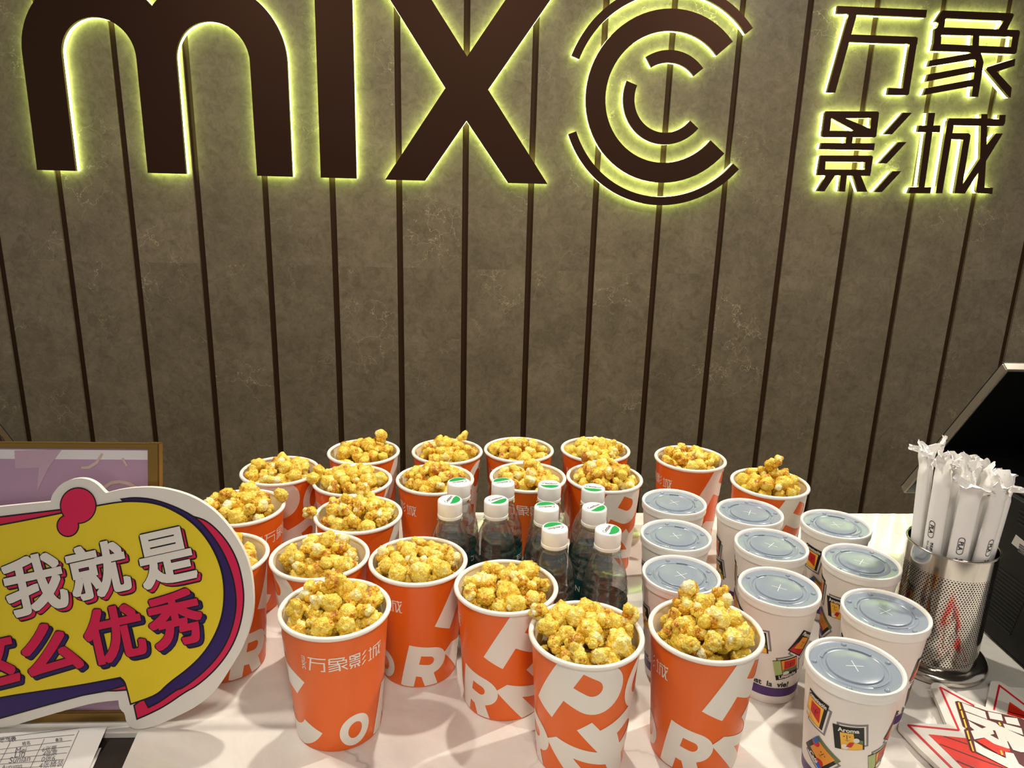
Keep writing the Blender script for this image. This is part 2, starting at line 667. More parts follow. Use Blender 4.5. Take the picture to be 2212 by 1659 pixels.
# ---------------------------------------------------------------- the setting
bm = bmesh.new()
WL, WR, WB, WT, WG = -2.6, 2.9, -1.0, 1.8, 0.009
k0 = math.floor((WL - ST_X0) / ST_S)
edges = [ST_X0 + (k0 + i) * ST_S for i in range(int((WR - WL) / ST_S) + 2)]
for a, b in zip(edges[:-1], edges[1:]):
    for z0, z1 in ((WB, 0.27), (0.27, WT)):
        box(bm, (a + ST_W / 2, YW, z0), (b - ST_W / 2, YW + WG, z1), 0)
box(bm, (edges[0], YW + WG - .0005, WB), (edges[-1], YW + 0.08, WT), 1)
wall = obj('wall_back', bm, [M['stone'], M['groove']])
tag(wall, 'brown marble back wall of tall panels with dark grooves', 'wall', kind='structure')
bm = bmesh.new()
box(bm, (-2.6, -4.0, -1.05), (2.9, YW + .05, -1.0))
tag(obj('floor', bm, M['floor']), 'brown tiled floor behind and before the counter', 'floor', kind='structure')
bm = bmesh.new()
box(bm, (-2.6, -4.0, 1.8), (2.9, YW + .05, 1.85))
tag(obj('ceiling', bm, M['ceiling']), 'grey ceiling over the counter', 'ceiling', kind='structure')

# counter
bm = bmesh.new()
outl = [(-1.7, 0.0), (-1.7, -0.536), (-0.3462, -0.536), (-0.3405, -0.588), (-0.335, -0.66), (-0.335, -0.80), (1.7, -0.80), (1.7, 0.0)]
prism(bm, [(x, y, 0.0) for x, y in outl], Vector((0, 0, -0.007)))
bmesh.ops.recalc_face_normals(bm, faces=bm.faces)
bmesh.ops.bevel(bm, geom=[e for e in bm.edges if all(v.co.z > -.001 for v in e.verts)], offset=0.0012, segments=2, affect='EDGES')
ct = obj('countertop', bm, M['marble'], smooth=30)
tag(ct, 'white grey-veined marble countertop carrying the cups and bottles', 'countertop')
bm = bmesh.new()
box(bm, (-1.7, -0.80, -0.05), (1.7, -0.0005, -0.007))
box(bm, (-1.66, -0.76, -1.0), (1.66, -0.04, -0.05))
cb = obj('counter_base', bm, M['shelf_dark'])
tag(cb, 'dark brown counter base under the marble, bare at lower left', 'counter')

# ---------------------------------------------------------------- backlit wall sign
FACE_Y, MID_Y, BACK_Y, END_Y = YW - 0.028, YW - 0.016, YW - 0.0155, YW - 0.0005


def sign_part(root, loops):
    """loops: list of outlines in wall coordinates (x, z); bronze face with metal returns and a lit acrylic back"""
    f = bmesh.new()
    g = bmesh.new()
    for k, L in enumerate(loops):
        prism(f, [(x, FACE_Y - k * .00012, z) for x, z in L], Vector((0, MID_Y - FACE_Y, 0)), 0, 1)
        prism(g, [(x, BACK_Y, z) for x, z in L], Vector((0, END_Y - BACK_Y, 0)))
    obj('letter_face', f, [M['letter'], M['return']], root, recalc=True)
    e = obj('lit_edge', g, M['glow'], root, recalc=True)
    e['label'] = 'glowing yellow-green edge'


def sign_letter(label, loops):
    t = thing('sign_letter', label, 'sign letter', (0, 0, 0), 0, 'backlit letters of the wall sign')
    sign_part(t, loops)
    return t


def arc(cx, cz, r, a0, a1, n=40):
    return [(cx + r * math.cos(R(a0 + (a1 - a0) * i / n)), cz + r * math.sin(R(a0 + (a1 - a0) * i / n))) for i in range(n + 1)]


def band(cx, cz, r1, r0, a0, a1, n=56):
    return arc(cx, cz, r1, a0, a1, n) + arc(cx, cz, r0, a1, a0, n)


# m
CZ = 0.872
mo = [(-1.322, .546), (-1.208, .546)] + arc(-1.1005, CZ, .1065, 180, 0, 30) + [(-.994, .546), (-.879, .546)] + arc(-.772, CZ, .1065, 180, 0, 30) + [(-.665, .546), (-.557, .546)]
ang = math.degrees(math.acos(.1645 / .218))
mo += arc(-.772, CZ, .2165, 0, 180 - ang, 34) + arc(-1.1005, CZ, .218, ang, 180, 34)
sign_letter('large dark bronze letter m of the backlit sign, topmost left on the wall', [mo])
sign_letter('plain dark bronze upright bar letter i between the m and x of the sign', [[(-.471, .546), (-.361, .546), (-.359, 1.09), (-.468, 1.09)]])
sign_letter('large dark bronze letter x of the backlit wall sign', [[(-.273, .545), (-.149, .545), (-.022, .726), (.110, .545), (.235, .545), (.043, .8175), (.235, 1.09), (.105, 1.09), (-.022, .909), (-.149, 1.09), (-.273, 1.09), (-.087, .8175)]])
cx, cz = .594, .8105
t = thing('sign_letter', 'round dark bronze letter c emblem of nested arcs on the backlit sign', 'sign letter', (0, 0, 0), 0, 'backlit letters of the wall sign')
for (r1, r0, a0, a1) in ((.252, .191, 41.5, 321.2), (.1375, .102, 40.3, 123), (.1365, .101, 160.3, 321.2), (.3215, .2955, 40, 159.7), (.3215, .2955, 200.8, 320.6)):
    sign_part(t, [band(cx, cz, r1, r0, a0, a1)])

WAN = (1750, 0, [[(452, 95), (1906, 160), (1889, 285), (435, 222)], [(640, 200), (770, 200), (410, 1510), (275, 1505)],
                 [(675, 560), (1730, 600), (1755, 625), (1745, 722), (635, 683)], [(1640, 600), (1755, 615), (1610, 1530), (1590, 1550), (1490, 1545)], [(1280, 1430), (1520, 1440), (1590, 1550), (1260, 1545)]])
XIANG = (1980, 0, [[(430, 168), (1560, 215), (1590, 240), (1545, 345), (450, 296)], [(420, 168), (545, 180), (445, 362), (290, 362)], [(365, 350), (470, 290), (445, 470), (330, 470)],
                   [(1430, 320), (1585, 250), (1465, 500), (1320, 495)], [(335, 440), (1660, 490), (1685, 520), (1672, 602), (310, 562), (298, 480)], [(298, 470), (402, 480), (395, 740), (265, 828)],
                   [(922, 520), (1024, 520), (1010, 800), (900, 800)], [(1560, 590), (1682, 520), (1625, 860), (1600, 880), (1528, 800)], [(272, 712), (1640, 772), (1625, 860), (1595, 882), (240, 828)],
                   [(850, 820), (1038, 840), (1088, 1010), (1062, 1200), (1000, 1582), (893, 1572), (935, 1200), (965, 1000)], [(215, 985), (860, 870), (1000, 900), (965, 962), (180, 1090)],
                   [(190, 1210), (935, 1075), (965, 1172), (150, 1332)], [(150, 1435), (935, 1290), (930, 1402), (105, 1552)], [(1605, 955), (1590, 1075), (1300, 1170), (1170, 1190), (1125, 1135), (1150, 1095)],
                   [(1128, 1140), (1300, 1165), (1545, 1430), (1527, 1592), (1500, 1582)]])
YING = (1740, 220, [[(340, 152), (1180, 155), (1200, 180), (1192, 262), (310, 270), (318, 182)], [(318, 180), (428, 200), (395, 480), (268, 560)], [(275, 468), (1160, 478), (1150, 560), (1130, 580), (290, 576), (266, 552)],
                    [(1075, 200), (1200, 180), (1152, 560), (1050, 480)], [(425, 262), (640, 262), (1052, 438), (1052, 500), (800, 476)], [(665, 560), (772, 560), (755, 690), (650, 690)], [(260, 670), (1130, 675), (1115, 788), (230, 775)],
                    [(250, 872), (1075, 875), (1097, 895), (1085, 985), (228, 974), (238, 890)], [(238, 888), (332, 900), (318, 1105), (190, 1195)], [(976, 940), (1097, 900), (1052, 1205), (963, 1105)], [(200, 1100), (1072, 1105), (1050, 1208), (190, 1196)],
                    [(340, 1180), (490, 1180), (305, 1460), (180, 1455)], [(572, 1180), (675, 1180), (642, 1465), (540, 1460)], [(758, 1180), (895, 1185), (1005, 1465), (860, 1465)],
                    [(1590, 175), (1730, 178), (1405, 530), (1270, 530)], [(1510, 655), (1645, 655), (1320, 1005), (1185, 1005)], [(1415, 1128), (1560, 1128), (1240, 1470), (1110, 1470)]])
CHENG = (1940, 220, [[(495, 180), (605, 180), (430, 1400), (330, 1400)], [(340, 385), (690, 385), (680, 495), (320, 492)], [(200, 1390), (545, 1390), (525, 1492), (160, 1490)],
                     [(830, 268), (1440, 268), (1750, 298), (1735, 352), (1715, 390), (1640, 396), (806, 380)], [(850, 266), (908, 370), (720, 1490), (610, 1490), (805, 312)], [(1650, 212), (1755, 212), (1737, 360), (1630, 380)],
                     [(885, 508), (1150, 512), (1180, 545), (1170, 620), (868, 608)], [(1065, 590), (1180, 550), (1050, 1345), (1070, 1490), (915, 1491)], [(1045, 1350), (1330, 925), (1435, 945), (1085, 1495), (950, 1491)],
                     [(1352, 198), (1455, 198), (1445, 520), (1430, 960), (1403, 1420), (1310, 1480), (1268, 1445), (1300, 1200), (1330, 930)], [(1290, 1393), (1545, 1398), (1530, 1502), (1300, 1490), (1268, 1450)], [(1590, 515), (1705, 515), (1430, 965), (1425, 715)]])
KC = 1659 / 220.0
CHARS = []
for (ox, oy, L), lab in ((WAN, 'upper left'), (XIANG, 'upper right'), (YING, 'lower left'), (CHENG, 'lower right')):
    loops = []
    for q in L:
        w = [at_y(ox + a / KC, oy + b / KC, FACE_Y) for a, b in q]
        loops.append([(p.x, p.z) for p in w])
    CHARS.append(loops)
    sign_letter('small backlit Chinese sign character, %s one of the block of four' % lab, loops)

# ---------------------------------------------------------------- popcorn cups
PH, PRB, PRT, PZT = 0.1423, 0.0447, 0.0544, 0.1390


def prad(z):
    return PRB + (PRT - PRB) * z / PZT


def char_print(loops):
    """a sign character as a flat print shape, unit height, centred"""
    pts = [p for L in loops for p in L]
    x0, x1 = min(p[0] for p in pts), max(p[0] for p in pts)
    z0, z1 = min(p[1] for p in pts), max(p[1] for p in pts)
    h = z1 - z0
    return [[((a - (x0 + x1) / 2) / h, (b - (z0 + z1) / 2) / h) for a, b in L] for L in loops], (x1 - x0) / h


def heavy_letter(ch):
    """fat geometric capitals of the cup print, unit height: list of (verts, faces)"""
    def tess(outer, holes=()):
        bmx = bmesh.new()
        es = []
        for L in [outer] + list(holes):
            vs = [bmx.verts.new((a, b, 0)) for a, b in L]
            es += [bmx.edges.new((vs[i], vs[(i + 1) % len(vs)])) for i in range(len(vs))]
        bmesh.ops.triangle_fill(bmx, use_beauty=True, use_dissolve=False, edges=es)
        bmx.verts.index_update()
        v = np.array([(q.co.x, q.co.y) for q in bmx.verts])
        f = [tuple(e.index for e in q.verts) for q in bmx.faces]
        bmx.free()
        return v, f

    def el(cx, cy, rx, ry, a0, a1, n=20):
        return [(cx + rx * math.cos(R(a0 + (a1 - a0) * i / n)), cy + ry * math.sin(R(a0 + (a1 - a0) * i / n))) for i in range(n + 1)]
    if ch == 'O':
        return tess(el(0, 0, .45, .52, 0, 360, 40)[:-1], [el(0, 0, .205, .27, 0, 360, 32)[:-1]])
    if ch == 'C':
        return tess(el(0, 0, .5, .52, 42, 318, 40) + el(0, 0, .235, .25, 318, 42, 32))
    if ch == 'P':
        return tess([(-.40, -.5), (-.12, -.5), (-.12, -.17), (.06, -.17)] + el(.08, .165, .335, .335, -90, 90, 24) + [(-.40, .5)], [[(-.12, .06), (-.12, .28), (.04, .28)] + el(.05, .17, .11, .11, 90, -90, 12) + [(.04, .06)]])
    if ch == 'R':
        return tess([(-.42, -.5), (-.15, -.5), (-.15, -.20), (-.04, -.20), (.12, -.5), (.43, -.5), (.20, -.11)] + el(.05, .19, .335, .31, -62, 90, 20) + [(-.42, .5)], [[(-.15, .09), (-.15, .29), (.02, .29)] + el(.03, .19, .10, .10, 90, -90, 12) + [(.02, .09)]])
    if ch == 'N':
        return tess([(-.46, -.5), (-.19, -.5), (-.19, .08), (.22, -.5), (.46, -.5), (.46, .5), (.19, .5), (.19, -.06), (-.22, .5), (-.46, .5)])


def build_popcorn_cup():
    t = thing('popcorn_cup', '', 'popcorn cup', (0, 0, 0))
    b = bmesh.new()
    lathe(b, [(PRB - .004, .006), (PRB - .0015, .0002), (PRB, 0.0008), (PRT, PZT)], 96, 0)
    lathe(b, [(PRT - .0007, PZT), (PRB - .0012, .008), (0, .008)], 96, 2)
    lathe(b, [(0, .006), (PRB - .004, .006)], 96, 2)
    Z0, Z1 = .0018, .1372
    W = dict(rad=prad, lift=.00028, zlo=Z0, zhi=Z1)
    # the theatre's four characters and the small upright word beside them
    h = .0158
    pos = (-25, -2.5, 19.5, 42.5)
    for loops, ph in zip(CHARS, pos):
        L, w = char_print(loops)
        for iq, q in enumerate(L):
            W['lift'] = .0002 + iq * .00002
            add_wrapped(b, *poly2d(q), 1, phi=ph, zc=.109, sx=h * 1.02, sy=h, **W)
    v, f, w, hh = text2d('mixc', .0085, .012)
    add_wrapped(b, v, f, 1, phi=-40, zc=.109, rot=R(-90), **W)
    # big scattered letters
    for iq, (ch, ph, zc, size, rot) in enumerate((('C', -72, .046, .088, 14), ('O', 16, .0235, .037, -12), ('R', 82, .026, .058, -12), ('P', 150, .105, .088, -27),
                                  ('N', 160, .034, .062, 38), ('O', 229, .104, .056, -8), ('P', 219, .038, .078, 22))):
        v, f = heavy_letter(ch)
        W['lift'] = .0002 + iq * .00003
        add_wrapped(b, v, f, 1, phi=ph, zc=zc, sx=size * (1.0 if ch != 'O' else .95), sy=size, rot=R(rot), **W)
    obj('cup_wall', b, [M['orange'], M['print_white'], M['cup_inside']], t, smooth=40)
    b = bmesh.new()
    lathe(b, torus_profile(.0549, .1397, .0026, 14), 96, 0, closed=True)
    obj('rolled_rim', b, M['paper_white'], t, smooth='all', recalc=True)['label'] = 'white rolled paper rim'
    return t


#       x, y, turn of the logo from facing the viewer, mound height, label
POPCUPS = {
    'Q': (-.1371, -.5237, 3, .016, 'orange popcorn cup showing its whole white character logo, just right of the yellow sign'),
    'S': (.1181, -.5709, -152, .020, 'orange popcorn cup in the front row with a big white P facing front'),
    'T': (.2402, -.5655, -88, .024, 'orange popcorn cup standing in front of the white drink cups, white R low down'),
    'R': (.0391, -.4799, -119, .012, 'orange popcorn cup just left of and behind the cup with the big front-facing P'),
    'P': (-.0569, -.4265, -73, .013, 'orange popcorn cup just behind and right of the cup showing the whole logo'),
    'O': (-.1703, -.4125, 130, .013, 'orange popcorn cup directly behind the cup showing the whole logo'),
    'N': (-.2906, -.4143, -46, .008, 'orange popcorn cup mostly hidden by the right end of the yellow sign'),
    'M': (-.1466, -.3014, -68, .016, 'orange popcorn cup with a popcorn piece hanging over its left rim'),
    'L': (-.3032, -.2823, 65, .018, 'orange popcorn cup rising behind the top right curve of the yellow sign'),
    'H': (-.1692, -.1911, -64, .011, 'orange popcorn cup in the second row, a popcorn clump hanging over its left rim'),
    'G': (-.2825, -.1547, -168, .011, 'orange popcorn cup at the far left of the back rows, beside the bare wall'),
    'K': (.2028, -.1740, -118, .022, 'orange popcorn cup with white P behind the rightmost water bottles'),
    'J': (.0881, -.1723, -4, .014, 'orange popcorn cup behind the middle water bottles, part of its logo showing'),
    'I': (-.0502, -.1838, -83, .018, 'orange popcorn cup behind the leftmost water bottles, end of its logo showing'),
    'F': (.4503, -.1918, -98, .020, 'orange popcorn cup rightmost of all, behind the white drink cups'),
    'E': (.3571, -.0926, -80, .010, 'orange popcorn cup in the back row, alone behind the drink cup furthest left'),
    'D': (.2081, -.0552, -15, .012, 'orange popcorn cup in the back row, rightmost of the close group of four'),
    'C': (.0810, -.0597, -20, .010, 'orange popcorn cup in the back row, middle one straight behind the bottles'),
    'B': (-.0360, -.0689, -165, .012, 'orange popcorn cup in the back row with white O on its right side'),
    'A': (-.1697, -.0760, -64, .012, 'orange popcorn cup leftmost in the back row against the wall panels'),
}


def facing(x, y):
    return math.atan2(-x, 1.2215 + y)




def settle(items, iters=60):
    """nudge standing things apart so that none touch: items (x, y, class)"""
    need = {('p', 'p'): .1156, ('d', 'd'): .0918, ('b', 'b'): .0572, ('d', 'p'): .1012, ('b', 'p'): .0800, ('b', 'd'): .0740, ('d', 'h'): .0972, ('h', 'p'): .12, ('b', 'h'): .1}
    P = [Vector((x, y)) for x, y, c in items]
    for _ in range(iters):
        for i in range(len(P)):
            for j in range(i):
                k = tuple(sorted((items[i][2], items[j][2])))
                d = P[i] - P[j]
                g = need[k] - d.length
                if g > 0:
                    d = d.normalized() * g * .5
                    P[i] += d
                    P[j] -= d
    return P


DRINK_AT = [(.2927, -.2422), (.2682, -.3446), (.2487, -.4433), (.3910, -.2746), (.3848, -.3698), (.3544, -.4720), (.4968, -.3115), (.4808, -.4129), (.4529, -.5212), (.3723, -.6138)]
BOTTLE_AT = [(.1616, -.4320), (.0993, -.4278), (.0957, -.3705), (.1549, -.3718), (.0344, -.3504), (-.0236, -.3510), (-.0136, -.2954), (.0448, -.2958), (.1061, -.3016), (.1626, -.3124)]
_pos = settle([(v[0], v[1], 'p') for v in POPCUPS.values()] + [(*q, 'd') for q in DRINK_AT] + [(*q, 'b') for q in BOTTLE_AT] + [(.5874, -.4189, 'h')])
for k, q in zip(list(POPCUPS), _pos):
    POPCUPS[k] = (q.x, q.y) + POPCUPS[k][2:]
DRINK_AT, BOTTLE_AT, (HX, HY) = _pos[20:30], _pos[30:40], _pos[40]
if DEBUG:
    print('settled', [(k, round(v[0], 4), round(v[1], 4)) for k, v in POPCUPS.items()], HX, HY)
cup0 = None
for i, (k, (x, y, ph, mound, lab)) in enumerate(POPCUPS.items()):
    rz = R(ph) + facing(x, y)
    if cup0 is None:
        cup0 = build_popcorn_cup()
        cup0.location, cup0.rotation_euler = (x, y, 0), (0, 0, rz)
        tag(cup0, lab, None, 'orange popcorn cups')
    else:
        dup(cup0, (x, y, 0), rz, lab, 'orange popcorn cups')

# ---- popcorn pieces


def popcorn_shape(seed, sub, mushroom):
    rg = random.Random(seed)
    b = bmesh.new()
    bmesh.ops.create_icosphere(b, subdivisions=sub, radius=1.0)
    lob = []

    def rdir():
        return Vector((rg.gauss(0, 1), rg.gauss(0, 1), rg.gauss(0, 1))).normalized()
    if mushroom:
        lob.append((Vector((0, 0, 0)), .74, .55))
        for _ in range(15):
            lob.append((rdir() * .54, rg.uniform(.26, .42), rg.uniform(.36, .80)))
        for _ in range(2):
            lob.append((rdir() * .74, rg.uniform(.22, .30), rg.uniform(.2, .5)))
    else:
        ax = rdir()
        for _ in range(rg.randint(7, 10)):
            d = (rdir() + ax * rg.choice((-.6, .6, 0))).normalized()
            m = rg.uniform(.34, .66)
            lob.append((d * m, rg.uniform(.28, .48), rg.choice((.3, .45, .5, .6, .65, .75, .95))))
        lob.append((Vector((0, 0, 0)), .50, .22))
    so = Vector((rg.uniform(0, 50), rg.uniform(0, 50), rg.uniform(0, 50)))
    V, T = [], []
    for v in b.verts:
        d = v.co.normalized()
        d = (d + .22 * noise.noise_vector(d * 2.2 + so)).normalized()
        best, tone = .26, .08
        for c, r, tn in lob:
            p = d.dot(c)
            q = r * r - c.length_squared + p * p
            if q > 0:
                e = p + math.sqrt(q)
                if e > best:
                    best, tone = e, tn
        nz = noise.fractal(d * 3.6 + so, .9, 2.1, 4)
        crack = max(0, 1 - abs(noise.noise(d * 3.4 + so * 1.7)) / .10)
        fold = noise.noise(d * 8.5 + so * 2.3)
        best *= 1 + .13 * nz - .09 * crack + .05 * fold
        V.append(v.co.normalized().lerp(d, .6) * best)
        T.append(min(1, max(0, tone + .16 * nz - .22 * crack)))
    F = [tuple(q.index for q in f.verts) for f in b.faces]
    b.free()
    mx = sorted(v.length for v in V)[int(len(V) * .97)]
    return [v / mx for v in V], F, T


def popcorn_mesh(seed, sub, mush, size):
    V, F, T = popcorn_shape(seed, sub, mush)
    me = bpy.data.meshes.new('popcorn_piece')
    me.from_pydata([v * size for v in V], [], F)
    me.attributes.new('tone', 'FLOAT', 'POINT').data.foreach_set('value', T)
    me.polygons.foreach_set('use_smooth', [True] * len(me.polygons))
    me.materials.append(M['popcorn'])
    return me


KINDS = [(100 + i, i % 5 < 2) for i in range(14)]
PSIZE = .0118
near_meshes = [popcorn_mesh(s, 4, mu, PSIZE) for s, mu in KINDS]
far_shapes = [popcorn_shape(s, 3, mu) for s, mu in KINDS]
far_np = [(np.array([tuple(v) for v in V]), np.array(F), np.array(T)) for V, F, T in far_shapes]


def fill_cup(rg, mound):
    """drop pieces into a cup: list of (x, y, z, r), z above the counter"""
    pcs = []
    z0 = PH - .036
    fails = 0
    Rin = .0526
    while fails < 130 and len(pcs) < 120:
        r = rg.uniform(.0098, .0142) * rg.choice((1, 1, 1, .82))
        best = None
        for _ in range(9):
            a, q = rg.uniform(0, 2 * PI), math.sqrt(rg.random()) * (Rin - .0008 - r * .98)
            x, y = q * math.cos(a), q * math.sin(a)
            z = z0
            for (xx, yy, zz, rr) in pcs:
                s = (r + rr) * .76
                d2 = (x - xx) ** 2 + (y - yy) ** 2
                if d2 < s * s:
                    z = max(z, zz + math.sqrt(s * s - d2))
            lim = PH - .0045 + mound * (1 - (q / Rin) ** 2)
            if z <= lim and (best is None or z < best[2]):
                best = (x, y, z, r)
        if best is None:
            fails += 1
        else:
            pcs.append(best)
    return pcs


EXTRA = {'M': [(-.062, -.006, PH + .004, .0105), (.0, .028, PH + .022, .011)], 'Q': [(-.002, .020, PH + .017, .012)], 'F': [(.012, .006, PH + .030, .011), (.004, .012, PH + .024, .0105)],
         'H': [(-.050, .010, PH + .006, .0115), (-.054, -.012, PH + .004, .010)], 'A': [(.026, .022, PH + .016, .0115)], 'L': [(.050, .016, PH + .009, .0095)], 'B': [(.024, .026, PH + .014, .011)],
         'T': [(-.010, .030, PH + .022, .0115), (.022, .026, PH + .020, .0115)], 'S': [(-.046, .022, PH + .010, .011), (.046, .018, PH + .008, .0115)], 'K': [(-.026, .030, PH + .018, .0115)]}
NEAR = {'Q': 'logo cup beside the yellow sign', 'S': 'cup with the front-facing white P', 'T': 'cup before the white drink cups', 'R': 'cup left of the white P cup',
        'P': 'cup behind and right of the logo cup', 'O': 'cup directly behind the logo cup', 'M': 'cup with a piece hanging over its left rim', 'L': 'cup behind the yellow sign\'s top curve'}
rest_V, rest_F, rest_T, base_i, n_ind = [], [], [], 0, 0
for ci, (k, (cx_, cy_, ph, mound, lab)) in enumerate(POPCUPS.items()):
    rg = random.Random(500 + ci * 7)
    pcs = fill_cup(rg, mound) + EXTRA.get(k, [])
    n_base = len(pcs) - len(EXTRA.get(k, []))
    toe = Vector((-cx_, -1.2215 - cy_, .58 - PH)).normalized()

    def hidden(i):
        c = Vector(pcs[i][:3])
        n = 0
        for j, q in enumerate(pcs):
            if j == i:
                continue
            d = Vector(q[:3]) - c
            a = d.dot(toe)
            if a > 0 and (d - toe * a).length < (q[3] + pcs[i][3]) * .50:
                n += 1
        return n
    order = sorted(range(len(pcs)), key=lambda i: (hidden(i), -pcs[i][2]))
    lim = 36 if k in NEAR else 0
    for rank, i in enumerate(order):
        x, y, z, r = pcs[i]
        kk = rg.randrange(len(KINDS))
        eul = (rg.uniform(0, 6.28), rg.uniform(0, 6.28), rg.uniform(0, 6.28))
        sc = r / PSIZE * 1.10
        if rank < lim and n_ind < 298:
            o = bpy.data.objects.new('popcorn_piece', near_meshes[kk])
            COL.objects.link(o)
            o.location = (cx_ + x, cy_ + y, z)
            o.rotation_euler = eul
            o.scale = (sc, sc, sc)
            tag(o, 'caramel popcorn piece in the orange %s' % NEAR[k], 'popcorn', 'popcorn in the %s' % NEAR[k])
            n_ind += 1
        else:
            V, F, T = far_np[kk]
            mt = np.array((Matrix.Rotation(eul[2], 3, 'Z') @ Matrix.Rotation(eul[1], 3, 'Y') @ Matrix.Rotation(eul[0], 3, 'X')))
            rest_V.append((V * r * 1.10) @ mt.T + np.array((cx_ + x, cy_ + y, z)))
            rest_F.append(F + base_i)
            rest_T.append(np.clip(T + rg.uniform(-.12, .12), 0, 1))
            base_i += len(V)
VV, FF, TT = np.concatenate(rest_V), np.concatenate(rest_F), np.concatenate(rest_T)
me = bpy.data.meshes.new('popcorn')
me.vertices.add(len(VV))
me.vertices.foreach_set('co', VV.astype(np.float32).ravel())
me.loops.add(len(FF) * 3)
me.loops.foreach_set('vertex_index', FF.astype(np.int32).ravel())
me.polygons.add(len(FF))
me.polygons.foreach_set('loop_start', np.arange(0, len(FF) * 3, 3, dtype=np.int32))
me.polygons.foreach_set('loop_total', np.full(len(FF), 3, dtype=np.int32))
me.update(calc_edges=True)
me.polygons.foreach_set('use_smooth', [True] * len(FF))
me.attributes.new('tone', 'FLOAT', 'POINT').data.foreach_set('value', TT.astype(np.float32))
me.materials.append(M['popcorn'])
o = bpy.data.objects.new('popcorn', me)
COL.objects.link(o)
tag(o, 'golden caramel popcorn heaped in the orange cups of the rows further back', 'popcorn', None, 'stuff')

# ---------------------------------------------------------------- lidded drink cups
DH, DRB, DRT = .1215, .0325, .0432


def drad(z):
    return DRB + (DRT - DRB) * z / DH


